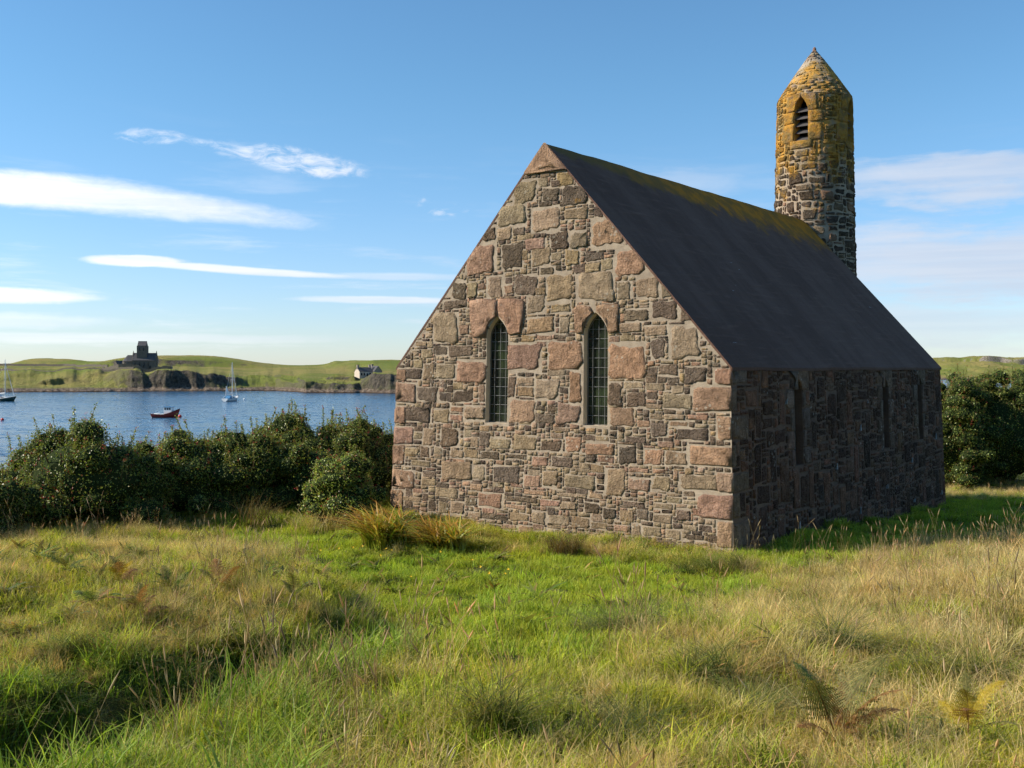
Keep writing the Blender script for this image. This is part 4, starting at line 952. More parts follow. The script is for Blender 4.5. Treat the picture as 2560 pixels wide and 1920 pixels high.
# small outbuilding
hx = float(pxX(300, 655)); hz = far_z(hx, 655.0)
sh = empty('outbuilding', (hx, 655.0, hz - .3), rad(60)); tag(sh, 'small gabled outbuilding just left of the far dark church', 'outbuilding')
mb = MB(); gabled(mb, -3.5, 3.5, -1.8, 1.8, -1, 2.2, 4.4); mb.build('wall', DARKST, sh); mb = MB(); roof_slab(mb, -3.5, 3.5, -1.8, 1.8, 2.2, 4.4, .15, .15); mb.build('roof', SLATE, sh)
mb = MB(); mb.box(-3.58, -3.45, -.5, .5, -.3, 1.8); mb.build('door', HOLE, sh)
def wall_run(name, label, pts, h, th, mat, group=None):
    """a dry stone wall that follows the land; each lift of stones uneven along the top"""
    V = []; F = []; path = []
    for (a, b) in zip(pts[:-1], pts[1:]):
        L = math.hypot(b[0] - a[0], b[1] - a[1]); n = max(2, int(L / 1.2)); path += [(a[0] + (b[0] - a[0]) * k / n, a[1] + (b[1] - a[1]) * k / n) for k in range(n)]
    path.append(pts[-1])
    for i, (x, y) in enumerate(path):
        z = far_z(x, y); hh = h * rnd(.85, 1.12); q = path[min(i + 1, len(path) - 1)]; r = path[max(i - 1, 0)]; dx_, dy_ = q[0] - r[0], q[1] - r[1]; L = math.hypot(dx_, dy_) or 1; nx, ny = -dy_ / L * th / 2, dx_ / L * th / 2
        V += [(x + nx, y + ny, z - .6), (x + nx * .7, y + ny * .7, z + hh), (x - nx * .7, y - ny * .7, z + hh), (x - nx, y - ny, z - .6)]
    for i in range(len(path) - 1):
        a = i * 4; b = a + 4; F += [(a, b, b + 1, a + 1), (a + 1, b + 1, b + 2, a + 2), (a + 2, b + 2, b + 3, a + 3)]
    F += [(0, 1, 2, 3), tuple(len(V) - 4 + k for k in (3, 2, 1, 0))]
    me = bpy.data.meshes.new(name); me.from_pydata(V, [], F); me.update()
    return tag(obj(name, me, mat), label, 'wall', group)
X_ = lambda px, Y: float(pxX(px, Y))
wall_run('churchyard_wall', 'stone enclosure wall round the far dark church', [(X_(256, 634), 634), (X_(297, 622), 622), (X_(427, 622), 622), (X_(430, 650), 650)], 1.9, .8, DYKE)
wall_run('field_wall', 'long dry stone dyke crossing the far pasture below the church', [(X_(-80, 640), 640), (X_(40, 606), 606), (X_(190, 585), 585), (X_(290, 575), 575), (X_(335, 568), 568)], 1.1, 0.9, DYKE, 'field walls on the headland')
wall_run('field_wall', 'dark field wall along the foot of the far left hill', [(X_(-60, 820), 820), (X_(90, 800), 800), (X_(160, 790), 790), (X_(270, 740), 740)], 1.6, 1.0, DYKE, 'field walls on the headland')
# the cottage
YH = 552.0; XH = float(pxX(915, YH)); zh = far_z(XH, YH)
cot = empty('cottage', (XH, YH, zh - .15), rad(38)); tag(cot, 'pale cottage with three chimneys above the far shore', 'house')
mb = MB(); gabled(mb, -5.4, 2.6, -2.7, 2.7, -1, 2.9, 5.0); mb.build('wall', PALEST, cot)
mb = MB(); roof_slab(mb, -5.5, 2.7, -2.7, 2.7, 2.9, 5.0, .15, .2); mb.build('roof', SLATE, cot)
mb = MB(); mb.prism([(2.6, -1), (7.2, -1), (7.2, 3.0), (4.9, 5.7), (2.6, 3.0)], 'y', -4.2, 2.7); mb.build('wing_wall', GABST, cot)
mb = MB(); k = (5.7 - 3.0) / 2.3
for a in (2.4, 7.4): mb.prism([(a, 3.05 - .2 * k), (4.9, 5.75), (4.9, 5.95), (a, 3.25 - .2 * k)], 'y', -4.3, 2.8)
mb.build('wing_roof', SLATE, cot)
for cx_, cy_, zz0 in ((-5.0, 0, 4.6), (2.1, 0, 4.6), (4.9, 2.2, 5.0)):
    mb = MB(); mb.box(cx_ - .45, cx_ + .45, cy_ - .55, cy_ + .55, zz0 - .6, zz0 + 1.7); mb.box(cx_ - .55, cx_ + .55, cy_ - .65, cy_ + .65, zz0 + 1.7, zz0 + 1.9); mb.build('chimney', GABST, cot)
for xx in (-4.2, -2.6, 0.9): mb = MB(); mb.box(xx - .45, xx + .45, -2.78, -2.66, .9, 2.3); mb.build('window', HOLE, cot)
mb = MB(); mb.box(-1.2, -.2, -2.78, -2.66, -.4, 2.0); mb.build('door', HOLE, cot)
mb = MB(); mb.box(4.4, 5.4, -4.28, -4.15, 1.0, 2.4); mb.build('window', PALEST, cot)

# ------------------------------------------------------------------ boats
def hull(name, L, B, free_, draft, mat, parent, sheer=0.35, transom=0.72, full=0.62):
    """lofted hull, bow towards +x, waterline at z = 0; returns the sheer line"""
    nst, npf = 16, 7; V = []; F = []; sheerline = []
    for i in range(nst + 1):
        t_ = i / nst; x = -L / 2 + L * t_
        b = B / 2 * (transom + (1 - transom) * math.sin(min(1, t_ / 0.5) * math.pi / 2)) if t_ < .5 else B / 2 * max(0.012, 1 - ((t_ - .5) / .5)**2.3)
        top = free_ + sheer * (2 * t_ - 0.75)**2 * (1.6 if t_ > .375 else .5); dr = draft * math.sin(math.pi * min(1, max(.12, t_ * .95 + .08)))
        for k in range(npf):
            s = k / (npf - 1); z = -dr + (top + dr) * s; w = b * (1 - (1 - s)**(1 / full * 1.4)); V.append((x + (0.10 * L * (s - .5) if i == nst else 0.06 * L * (s - .5) * max(0, t_ - .8) / .2 if t_ > .8 else 0), w, z))
        sheerline.append((V[-1][0], V[-1][1], V[-1][2]))
    m_ = len(V); V += [(x, -y, z) for x, y, z in V]
    for s_ in (0, m_):
        for i in range(nst):
            for k in range(npf - 1):
                a = s_ + i * npf + k; q = (a, a + npf, a + npf + 1, a + 1); F.append(q if s_ == 0 else q[::-1])
    F.append(tuple(range(npf)) + tuple(m_ + k for k in reversed(range(npf))))
    for i in range(nst): F.append((i * npf + npf - 1, (i + 1) * npf + npf - 1, m_ + (i + 1) * npf + npf - 1, m_ + i * npf + npf - 1))
    me = bpy.data.meshes.new(name); me.from_pydata(V, [], F); me.update()
    bm = bmesh.new(); bm.from_mesh(me); bmesh.ops.recalc_face_normals(bm, faces=bm.faces); bm.to_mesh(me); bm.free()
    return obj(name, me, mat, parent), sheerline
WHITE = simple('white_gelcoat', (0.78, 0.78, 0.76), 0.3, 0.05, 2, 0.5); GREEN = simple('dark_green_hull', (0.02, 0.05, 0.04), 0.3, 0.1, 2, 0.5)
RED = simple('red_hull_paint', (0.30, 0.028, 0.018), 0.45, 0.18, 1.5, 0.4); BLUEP = simple('blue_cover', (0.03, 0.16, 0.34), 0.7, 0.2)
ALU = simple('mast_alloy', (0.62, 0.63, 0.64), 0.4, 0.05, 1, 0.5, 0.4); DARKP = simple('dark_trim', (0.03, 0.03, 0.035), 0.5, 0.1); CANVAS = simple('white_sailcloth', (0.74, 0.74, 0.72), 0.8, 0.08)
FLOAT = simple('red_buoy', (0.62, 0.045, 0.03), 0.45, 0.1)
def yacht(px, py, head, hmat, label, L=10.0, B=3.2, mast=13.8):
    d_ = 12.0 * FPX / (py - HOR); r = empty('sailing_yacht', (float(pxX(px, d_)), d_, SEA), rad(head)); tag(r, label, 'yacht', 'sailing yachts moored in the bay')
    h, sl = hull('hull', L, B, 0.95, 0.5, hmat, r)
    mb = MB(); pts = [(x, y + .02, z + .02) for x, y, z in sl]; mb.tube(pts, .05, 5); mb.tube([(x, -y, z) for x, y, z in pts], .05, 5); mb.build('toe_rail', WHITE if hmat is GREEN else DARKP, r)
    mb = MB(); mb.prism([(-L * .12, .95), (L * .22, .95), (L * .20, 1.25), (L * .10, 1.52), (-L * .12, 1.6)], 'y', -B * .28, B * .28); mb.build('cabin', WHITE, r)
    for s_ in (-1, 1): mb = MB(); mb.box(-L * .06, L * .08, s_ * B * .28 - .02, s_ * B * .28 + .02, 1.2, 1.42); mb.build('cabin_window', DARKP, r)
    mb = MB(); mb.prism([(-L * .30, 1.0), (-L * .12, 1.0), (-L * .12, 1.95), (-L * .20, 1.95)], 'y', -B * .27, B * .27); mb.build('spray_hood', BLUEP, r)
    mx = L * .08
    mb = MB(); mb.tube([(mx, 0, 1.3), (mx, 0, mast)], [.13, .09], 8); mb.build('mast', ALU, r)
    mb = MB(); mb.tube([(mx, 0, 2.35), (-L * .32, 0, 2.45)], .08, 6); mb.build('boom', ALU, r)
    mb = MB(); mb.tube([(mx - .1, 0, 2.75), (-L * .05, 0, 2.7), (-L * .30, 0, 2.58)], [.3, .24, .14], 8); mb.build('furled_mainsail', CANVAS, r)
    mb = MB(); mb.tube([(L * .47, 0, 1.3), (mx, 0, mast * .93)], [.10, .05], 6); mb.build('furled_headsail', CANVAS, r)
    for (a, b) in (((-L * .49, 0, 1.1), (mx, 0, mast)), ((mx, B * .45, 1.0), (mx, .6, mast * .55)), ((mx, .6, mast * .55), (mx, 0, mast * .95)), ((mx, -B * .45, 1.0), (mx, -.6, mast * .55)), ((mx, -.6, mast * .55), (mx, 0, mast * .95))):
        mb = MB(); mb.tube([a, b], .022, 4); mb.build('stay', ALU, r)
    mb = MB(); mb.tube([(mx, -.65, mast * .55), (mx, .65, mast * .55)], .04, 4); mb.build('spreader', ALU, r)
    mb = MB()
    for sx in (-L * .48, -L * .3, 0, L * .3, L * .46):
        for s_ in (-1, 1):
            yy = s_ * B * .42 * (1 if abs(sx) < L * .4 else .45); mb.tube([(sx, yy, .95), (sx, yy, 1.6)], .02, 4)
    for s_ in (-1, 1): mb.tube([(-L * .48, s_ * B * .19, 1.6), (-L * .3, s_ * B * .42, 1.6), (L * .3, s_ * B * .42, 1.6), (L * .46, s_ * B * .19, 1.6)], .015, 4)
    mb.build('guard_rail', ALU, r)
    return r
y1 = yacht(578, 1003, 78, WHITE, 'white sailing yacht on a mooring right of the red boat', 9.6, 3.2, 13.6)
mb = MB(); mb.prism([(-4.0, 2.2), (-1.0, 2.3), (-3.7, 5.4)], 'y', -.06, .06); mb.build('steadying_sail', CANVAS, y1)
yacht(8, 1003, -12, GREEN, 'dark green hulled yacht cut off by the left edge', 9.6, 3.0, 14.6)
# the red work boat
d_ = 12.0 * FPX / (1044 - HOR); rb = empty('fishing_boat', (float(pxX(414, d_)), d_, SEA), rad(-8)); tag(rb, 'small red fishing boat with white wheelhouse near the bow', 'boat')
h, sl = hull('hull', 6.6, 2.3, 0.75, 0.35, RED, rb, 0.55, .8)
mb = MB(); mb.tube([(x, y + .02, z + .02) for x, y, z in sl], .06, 5); mb.tube([(x, -y - .02, z + .02) for x, y, z in sl], .06, 5); mb.build('gunwale', DARKP, rb)
mb = MB(); mb.box(-2.9, -.2, -.8, .8, .74, .86); mb.box(-2.7, -1.7, -.5, .5, .84, 1.05); mb.build('deck', WHITE, rb)
mb = MB(); mb.prism([(-.1, .75), (1.7, .95), (1.85, 1.7), (1.75, 2.5), (-.1, 2.5)], 'y', -.72, .72); mb.build('wheelhouse', WHITE, rb)
mb = MB(); mb.box(-.25, 2.0, -.82, .82, 2.5, 2.58); mb.build('wheelhouse_roof', BLUEP, rb)
for s_ in (-1, 1):
    for xx in (.25, .85, 1.4): mb = MB(); mb.box(xx - .2, xx + .2, s_ * .73 - .015, s_ * .73 + .015, 1.85, 2.32); mb.build('window', DARKP, rb)
mb = MB(); mb.tube([(.3, 0, 2.5), (.3, 0, 3.8)], .035, 5); mb.tube([(-2.9, 0, .9), (-2.9, 0, 1.9)], .03, 5); mb.build('mast', DARKP, rb)
mb = MB(); mb.box(-3.62, -3.28, -.2, .2, -.1, .95); mb.build('outboard_motor', WHITE, rb)
def buoy(px, py, r_, mat, label):
    d_ = 12.0 * FPX / (py - HOR); c_ = (float(pxX(px, d_)), d_, SEA + r_ * .45); b = empty('mooring_buoy', c_); tag(b, label, 'buoy', 'mooring buoys')
    mb = MB(); mb.tube([(0, 0, r_ * math.sin(a)) for a in np.linspace(-1.5, 1.5, 9)], [r_ * math.cos(a) for a in np.linspace(-1.5, 1.5, 9)], 14); mb.build('float', mat, b, True)
    mb = MB(); mb.tube([(0, 0, r_ * .95), (0, 0, r_ * 1.25)], r_ * .12, 6); mb.build('eye', DARKP, b)
buoy(450, 1043, .42, FLOAT, 'round red mooring buoy off the bow of the red boat')
buoy(6, 1051, .36, FLOAT, 'red mooring buoy near the left edge of the water')
buoy(611, 999, .35, WHITE, 'tiny white mooring buoy right of the white yacht')
# ------------------------------------------------------------------ vegetation
def leaf_material(name, rough=0.55, spec=0.3, trans=0.35, tinted=False, hue=1.0):
    m, t, p, o = material(name); c = t.attr('Col')
    if tinted: c = t.mix(1.0, c, t.attr('tint', 'INSTANCER'), 'MULTIPLY')
    setp(t, p, c, rough, spec); tr = t.new('ShaderNodeBsdfTranslucent'); t.put(tr.inputs[0], t.mix(1.0, c, (1.25, 1.2, 0.7), 'MULTIPLY'))
    mx = t.new('ShaderNodeMixShader'); mx.inputs[0].default_value = trans; t.l.new(p.outputs[0], mx.inputs[1]); t.l.new(tr.outputs[0], mx.inputs[2]); t.l.new(mx.outputs[0], o.inputs[0])
    return m
GRASSM = leaf_material('grass_blades', 0.6, 0.25, 0.42, True); LEAFM = leaf_material('glossy_leaf', 0.40, 0.40, 0.36); FERNM = leaf_material('fern_frond', 0.6, 0.2, 0.35)
PETAL = leaf_material('petal', 0.6, 0.2, 0.3); SWORD = leaf_material('sword_leaf', 0.45, 0.35, 0.35)
def blades(n, spread, h, w, lean, base, tip, segs=3, az=None, azs=9.0, rng=RNG, power=2.0, flat=0.0):
    """n curved tapering blades; colours vary blade by blade"""
    r = spread * np.sqrt(rng.random(n)); a = rng.random(n) * 2 * np.pi; bx, by = r * np.cos(a), r * np.sin(a)
    H = rng.uniform(h[0], h[1], n); Wd = rng.uniform(w[0], w[1], n); Ln = rng.uniform(lean[0], lean[1], n)
    D = rng.random(n) * 2 * np.pi if az is None else az + rng.normal(0, azs, n)
    fa = D + np.pi / 2 + rng.normal(0, 0.7, n)
    V = np.zeros((n, segs + 1, 2, 3)); C = np.zeros((n, segs + 1, 2, 3)); u = rng.random((n, 1)); base = np.array(base); tip = np.array(tip)
    bi = rng.integers(0, len(base), n); ti = rng.integers(0, len(tip), n)
    for k in range(segs + 1):
        s = k / segs; hz = H * Ln * s**power; up = H * (s - 0.42 * np.minimum(Ln, 1.6) * s**2 * 0.8); wd = Wd * (1 - s)**0.6 * 0.5 + 0.0004
        if flat: wd = Wd * 0.5 * (1 - s**4) + 0.0006
        cx = bx + np.cos(D) * hz; cyy = by + np.sin(D) * hz
        for e, sg in ((0, -1), (1, 1)):
            V[:, k, e, 0] = cx + sg * np.cos(fa) * wd; V[:, k, e, 1] = cyy + sg * np.sin(fa) * wd; V[:, k, e, 2] = up
            C[:, k, e, :] = (base[bi] * (1 - s) + tip[ti] * s) * (0.75 + 0.5 * u)
    q = np.arange(n)[:, None] * (segs + 1) * 2 + np.arange(segs)[None, :] * 2; q = q.ravel()
    return V.reshape(-1, 3), np.stack([q, q + 1, q + 3, q + 2], 1), C.reshape(-1, 3)
def merge(parts):
    V = []; F = []; C = []; b = 0
    for v, f, c in parts: V.append(v); F.append(f + b); C.append(c); b += len(v)
    return np.concatenate(V), np.concatenate(F), np.concatenate(C)
def heads(n, spread, h, lean, stalk, head, hl=(0.04, 0.08), hw=0.006, rng=RNG, az=None):
    """upright seeding stems with a spindle-shaped head"""
    out = []
    for _ in range(n):
        a, r = rng.random() * 6.28, spread * math.sqrt(rng.random()); H = rng.uniform(*h); D = rng.random() * 6.28 if az is None else az + rng.normal(0, .7); L = rng.uniform(*lean) * H; l_ = rng.uniform(*hl); bw = hw * rng.uniform(.7, 1.3)
        P = lambda s: np.array([r * math.cos(a) + math.cos(D) * L * s * s, r * math.sin(a) + math.sin(D) * L * s * s, H * s])
        prof = [(0, .0016), (.35, .0014), (.7, .0013), (1 - l_ / H, .0013), (1 - l_ / H * .75, bw), (1 - l_ / H * .35, bw * .9), (1.0, .001)]; V = []; C = []
        cs, ch_ = np.array(stalk) * rng.uniform(.8, 1.2), np.array(head) * rng.uniform(.8, 1.2)
        for j, (s, wd) in enumerate(prof):
            q = P(s)
            for k in range(4): V.append(q + np.array([math.cos(k * 1.5708), math.sin(k * 1.5708), 0]) * wd); C.append(cs if j < 4 else ch_)
        F = [(i * 4 + k, i * 4 + (k + 1) % 4, i * 4 + 4 + (k + 1) % 4, i * 4 + 4 + k) for i in range(len(prof) - 1) for k in range(4)]
        out.append((np.array(V), np.array(F), np.array(C)))
    return merge(out)
GRN = [(0.160, 0.210, 0.014), (0.200, 0.245, 0.018), (0.125, 0.180, 0.014)]; GTIP = [(0.360, 0.385, 0.036), (0.290, 0.330, 0.026), (0.430, 0.420, 0.060)]
OLV = [(0.150, 0.180, 0.034), (0.20, 0.20, 0.05)]; STRAW = [(0.60, 0.46, 0.185), (0.66, 0.52, 0.24), (0.55, 0.405, 0.15)]; SBASE = [(0.30, 0.28, 0.07), (0.38, 0.29, 0.11), (0.18, 0.20, 0.045)]
DKG = [(0.060, 0.098, 0.016), (0.080, 0.118, 0.020)]; DKT = [(0.17, 0.21, 0.045), (0.22, 0.24, 0.065), (0.40, 0.33, 0.13)]
def clump_collection(name, makers):
    c = bpy.data.collections.new(name)
    for i, mk in enumerate(makers):
        v, f, col = mk(); me = mesh_np('%s_%02d' % (name, i), v, f, col); me.materials.append(GRASSM); c.objects.link(bpy.data.objects.new('%s_%02d' % (name, i), me))
    return c
short = clump_collection('lawn_tuft', [lambda: blades(110, 0.17, (0.035, 0.085), (0.004, 0.008), (0.1, 0.9), GRN, GTIP, 2)] * 3 + [lambda: blades(90, 0.12, (0.06, 0.13), (0.003, 0.006), (0.2, 1.1), GRN, GTIP, 2)])
lush = clump_collection('meadow_tuft', [lambda: blades(60, 0.15, (0.12, 0.32), (0.005, 0.011), (0.2, 1.3), GRN + OLV, GTIP, 3)] * 3 + [lambda: blades(70, 0.16, (0.10, 0.26), (0.004, 0.007), (0.3, 1.6), OLV + GRN, GTIP + STRAW[:1], 3)])
straw = clump_collection('dry_tuft', [lambda: blades(58, 0.15, (0.14, 0.38), (0.0035, 0.0075), (0.15, 1.3), SBASE, STRAW, 3)] * 3 + [lambda: merge([blades(55, 0.15, (0.12, 0.34), (0.0025, 0.005), (0.2, 1.6), SBASE + OLV, STRAW + GTIP[:1], 3), blades(14, .12, (.22, .40), (.002, .004), (1.6, 3.0), STRAW, STRAW, 4), heads(1, .12, (.32, .50), (.05, .4), STRAW[0], (0.50, 0.37, 0.20), hw=.004)])])
tuss = clump_collection('tussock', [lambda: blades(150, 0.13, (0.25, 0.46), (0.004, 0.007), (0.6, 1.8), DKG, DKT, 4)] * 2)
stalk = clump_collection('seed_stem', [lambda: heads(5, 0.14, (0.42, 0.72), (0.02, 0.35), (0.36, 0.26, 0.13), (0.48, 0.36, 0.20), (.05, .10), .0045), lambda: heads(4, 0.18, (0.35, 0.62), (0.02, 0.3), (0.33, 0.25, 0.12), (0.42, 0.31, 0.17), (.03, .07), .004), lambda: merge([heads(6, 0.10, (0.45, 0.66), (0.05, 0.3), (0.38, 0.27, 0.13), (0.50, 0.38, 0.22), (.06, .11), .005), blades(25, 0.1, (0.3, 0.5), (0.002, 0.004), (0.1, 0.7), SBASE, STRAW, 3)])])

broad = clump_collection('broad_leaf_weed', [lambda: blades(14, 0.05, (0.08, 0.20), (0.022, 0.045), (0.7, 1.9), [(.07, .12, .02), (.10, .15, .025)], [(.16, .22, .04), (.22, .22, .05), (.25, .15, .05)], 4, None, 9, RNG, 1.6, 1)] * 3)
def scatter_tree(coll):
    ng = bpy.data.node_groups.new('scatter_' + coll.name, 'GeometryNodeTree'); ng.interface.new_socket('Geometry', in_out='INPUT', socket_type='NodeSocketGeometry'); ng.interface.new_socket('Geometry', in_out='OUTPUT', socket_type='NodeSocketGeometry')
    N = ng.nodes; L = ng.links; gi = N.new('NodeGroupInput'); go = N.new('NodeGroupOutput'); ip = N.new('GeometryNodeInstanceOnPoints'); ci = N.new('GeometryNodeCollectionInfo')
    ci.inputs['Collection'].default_value = coll; ci.inputs['Separate Children'].default_value = True; ci.inputs['Reset Children'].default_value = True
    def na_(name, typ): n = N.new('GeometryNodeInputNamedAttribute'); n.data_type = typ; n.inputs['Name'].default_value = name; return n.outputs['Attribute']
    L.new(gi.outputs[0], ip.inputs['Points']); L.new(ci.outputs[0], ip.inputs['Instance']); ip.inputs['Pick Instance'].default_value = True
    L.new(na_('idx', 'INT'), ip.inputs['Instance Index']); er = N.new('FunctionNodeEulerToRotation'); L.new(na_('rot', 'FLOAT_VECTOR'), er.inputs[0]); L.new(er.outputs[0], ip.inputs['Rotation']); L.new(na_('scl', 'FLOAT_VECTOR'), ip.inputs['Scale']); L.new(ip.outputs[0], go.inputs[0]); return ng
def scatter(name, label, cat, coll, x, y, scale, tintc, tilt=0.12, rng=RNG, sink=0.01):
    n = len(x); z = ground_z(x, y) - sink; me = bpy.data.meshes.new(name); me.vertices.add(n); me.vertices.foreach_set('co', np.stack([x, y, z], 1).astype(np.float32).ravel())
    rot = np.stack([rng.normal(0, tilt, n), rng.normal(0, tilt, n), rng.random(n) * 6.283], 1).astype(np.float32); sc = np.stack([scale, scale, scale * rng.uniform(.75, 1.2, n)], 1).astype(np.float32)
    for nm, typ, arr, key in (('rot', 'FLOAT_VECTOR', rot, 'vector'), ('scl', 'FLOAT_VECTOR', sc, 'vector'), ('tint', 'FLOAT_VECTOR', tintc.astype(np.float32), 'vector'), ('idx', 'INT', rng.integers(0, len(coll.objects), n).astype(np.int32), 'value')):
        a = me.attributes.new(nm, typ, 'POINT'); a.data.foreach_set(key, arr.ravel())
    o_ = obj(name, me); md = o_.modifiers.new('scatter', 'NODES'); md.node_group = scatter_tree(coll); return tag(o_, label, cat, kind='stuff')
def candidates(n, y0, y1, rng=RNG, pw=1.0, margin=1.12):
    """points spread evenly over the wedge of ground the camera sees"""
    q_ = 1.3; y = (rng.random(n) * (y1**q_ - y0**q_) + y0**q_)**(1 / q_); x = (rng.random(n) * 2 - 1) * (0.49 * y * margin + 0.4); return x, y
def to_px(x, y): z = ground_z(x, y); return 1280 + FPX * x / y, HOR + FPX * (EYE - z) / y
def in_church(x, y, m_=0.05):
    dx_, dy_ = x - CH_O.x, y - CH_O.y; u = ca * dx_ + sa * dy_; v = -sa * dx_ + ca * dy_; return (np.abs(u) < HW + 0.12 + m_) & (v > -0.1 - m_) & (v < LEN + .2)
LAWN = [(780, 1368), (1200, 1380), (1900, 1425), (1975, 1440), (1800, 1515), (1640, 1570), (1480, 1630), (1330, 1690), (1150, 1720), (1040, 1690), (1020, 1610), (930, 1540), (870, 1480), (800, 1420)]
SHADE = [(1830, 1252), (2700, 1252), (2700, 1330), (2300, 1360), (2000, 1445), (1830, 1400)]
SHADE2 = [(560, 1290), (980, 1290), (980, 1385), (600, 1385)]
BANK = [(1150, 1700), (1330, 1690), (1480, 1630), (1620, 1650), (1450, 1790), (1320, 1940), (640, 1940), (900, 1800)]
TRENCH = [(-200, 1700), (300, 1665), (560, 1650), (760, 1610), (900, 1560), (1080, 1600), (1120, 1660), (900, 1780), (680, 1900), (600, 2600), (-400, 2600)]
def zones(x, y, rng=RNG):
    px, py = to_px(x, y); jx = (fbm(x * 1.1, y * 1.1, 101) - .5) * 220; jy = (fbm(x * 1.1, y * 1.1, 103) - .5) * 130
    qx, qy = px + jx, py + jy; lawn = in_poly(qx, qy, LAWN) | in_poly(px, py, SHADE) | in_poly(px, py, SHADE2); tr = in_poly(qx, qy, TRENCH) & ~lawn; bank = in_poly(qx, qy, BANK)
    lawn = lawn & ~tr
    dry = np.clip(0.40 + 0.62 * sstep(px, 1200, 2300) * sstep(qy, 2100, 1350) + 0.30 * sstep(px, 1000, 500) + (fbm(x * 0.9, y * 0.9, 107) - .5) * 1.3, 0, 1)
    dry = np.where(bank, dry * .8, dry); lawn = lawn | (bank & ~tr & (rng.random(len(x)) < .5))
    return px, py, lawn, tr, dry
ok = lambda x, y: ~in_church(x, y)
def tints(n, g, rng=RNG, a=0.16, x=None, y=None):
    b = 1 + rng.normal(0, a * 1.3, (n, 1)); t_ = np.ones((n, 3)) * b; t_[:, 0] *= 1 + rng.normal(0, .08, n); t_[:, 2] *= 1 + rng.normal(0, .08, n)
    if x is not None: f = fbm(x * .7, y * .7, 201); t_[:, 0] *= 0.80 + .45 * f; t_[:, 1] *= 0.90 + 0.2 * f
    return np.clip(t_ * g, 0.3, 2.2)
# lawn
x, y = candidates(26000, 4.0, 32.0); px, py, lawn, tr, dry = zones(x, y); k = lawn & ok(x, y); x, y = x[k], y[k]; n = len(x)
scatter('lawn_grass', 'short bright green lawn grass in front of the gable', 'grass', short, x, y, RNG.uniform(.8, 1.45, n) * (1 + .25 * (fbm(x * 2, y * 2, 207) > .62)), tints(n, 1.30, x=x, y=y) * np.array([.90, 1.0, 1.0]))
# a low under-layer of grass everywhere else
x, y = candidates(24000, 2.6, 32.0); px, py, lawn, tr, dry = zones(x, y); k = ~lawn & ok(x, y) & (RNG.random(len(x)) < np.where(y < 14, 1, .5)); x, y, dry = x[k], y[k], dry[k]; n = len(x)
tc = tints(n, 1.15, x=x, y=y); sel = RNG.random(n) < .15 + .75 * dry
scatter('under_grass', 'low matted green grass beneath the taller meadow grass', 'grass', short, x[~sel], y[~sel], RNG.uniform(1.0, 1.7, n)[~sel], tc[~sel])
scatter('straw_thatch', 'low matted straw between the meadow grasses', 'grass', straw, x[sel], y[sel], RNG.uniform(.3, .55, n)[sel], tints(int(sel.sum()), 1.08, a=.2), .45)
# green long grass
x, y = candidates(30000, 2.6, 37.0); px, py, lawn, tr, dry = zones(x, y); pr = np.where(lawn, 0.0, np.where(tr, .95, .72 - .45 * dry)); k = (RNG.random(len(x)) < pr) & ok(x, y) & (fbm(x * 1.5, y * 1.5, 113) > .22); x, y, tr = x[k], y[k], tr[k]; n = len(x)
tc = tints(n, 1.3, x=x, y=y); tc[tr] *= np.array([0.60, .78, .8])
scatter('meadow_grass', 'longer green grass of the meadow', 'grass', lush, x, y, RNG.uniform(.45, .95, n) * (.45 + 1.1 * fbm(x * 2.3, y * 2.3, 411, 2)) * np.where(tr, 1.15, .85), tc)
# dry grass
x, y = candidates(30000, 2.6, 37.0); px, py, lawn, tr, dry = zones(x, y); pr = np.where(lawn | tr, np.where(tr, .05, 0), .14 + .90 * dry) * np.where(y > 17, .5, 1); k = (RNG.random(len(x)) < pr) & ok(x, y); x, y = x[k], y[k]; n = len(x)
scatter('dry_grass', 'tan dry grass over the meadow banks', 'grass', straw, x, y, RNG.uniform(.42, .90, n) * (.45 + 1.1 * fbm(x * 1.9, y * 1.9, 413, 2)) * (.80 + .15 * sstep(x / y, .2, .45)), tints(n, 1.12, a=.2) * np.stack([1 + 0 * x, 1 + 0 * x, 1 + .15 * sstep(x / y, .1, .45)], 1))
# seeding stems in drifts
x, y = candidates(5200, 3.0, 21.0); px, py, lawn, tr, dry = zones(x, y)
drift = [(2250, 1345, 360, 60, .8), (2080, 1420, 160, 30, .4), (760, 1850, 330, 110, 1.3), (480, 1560, 200, 70, 1.0), (250, 1360, 330, 30, .55), (1150, 1690, 200, 60, .3), (2300, 1550, 300, 160, .22), (700, 1440, 200, 60, .35), (1500, 1700, 300, 120, .2)]
pr = .035 + sum(w_ * np.exp(-((px - a) / b_)**2 - ((py - c_) / d_)**2) for a, c_, b_, d_, w_ in drift); pr[lawn] *= .15
k = (RNG.random(len(x)) < pr * .55) & ok(x, y); x, y = x[k], y[k]; n = len(x)
scatter('seeding_grass', 'tall tan seed heads standing above the meadow', 'grass', stalk, x, y, RNG.uniform(.6, 1.05, n), tints(n, 1.0, a=.18), .16)
# broad-leaved weeds among the grass
x, y = candidates(1500, 3.0, 20.0); px, py, lawn, tr, dry = zones(x, y); k = (RNG.random(len(x)) < np.where(lawn, .5, .75) * (fbm(x * .8, y * .8, 307) > .42)) & ok(x, y); x, y = x[k], y[k]; n = len(x)
scatter('broad_leaved_weeds', 'broad leaved docks and plantains low in the grass', 'weeds', broad, x, y, RNG.uniform(.6, 1.3, n), tints(n, 1.1), .2)
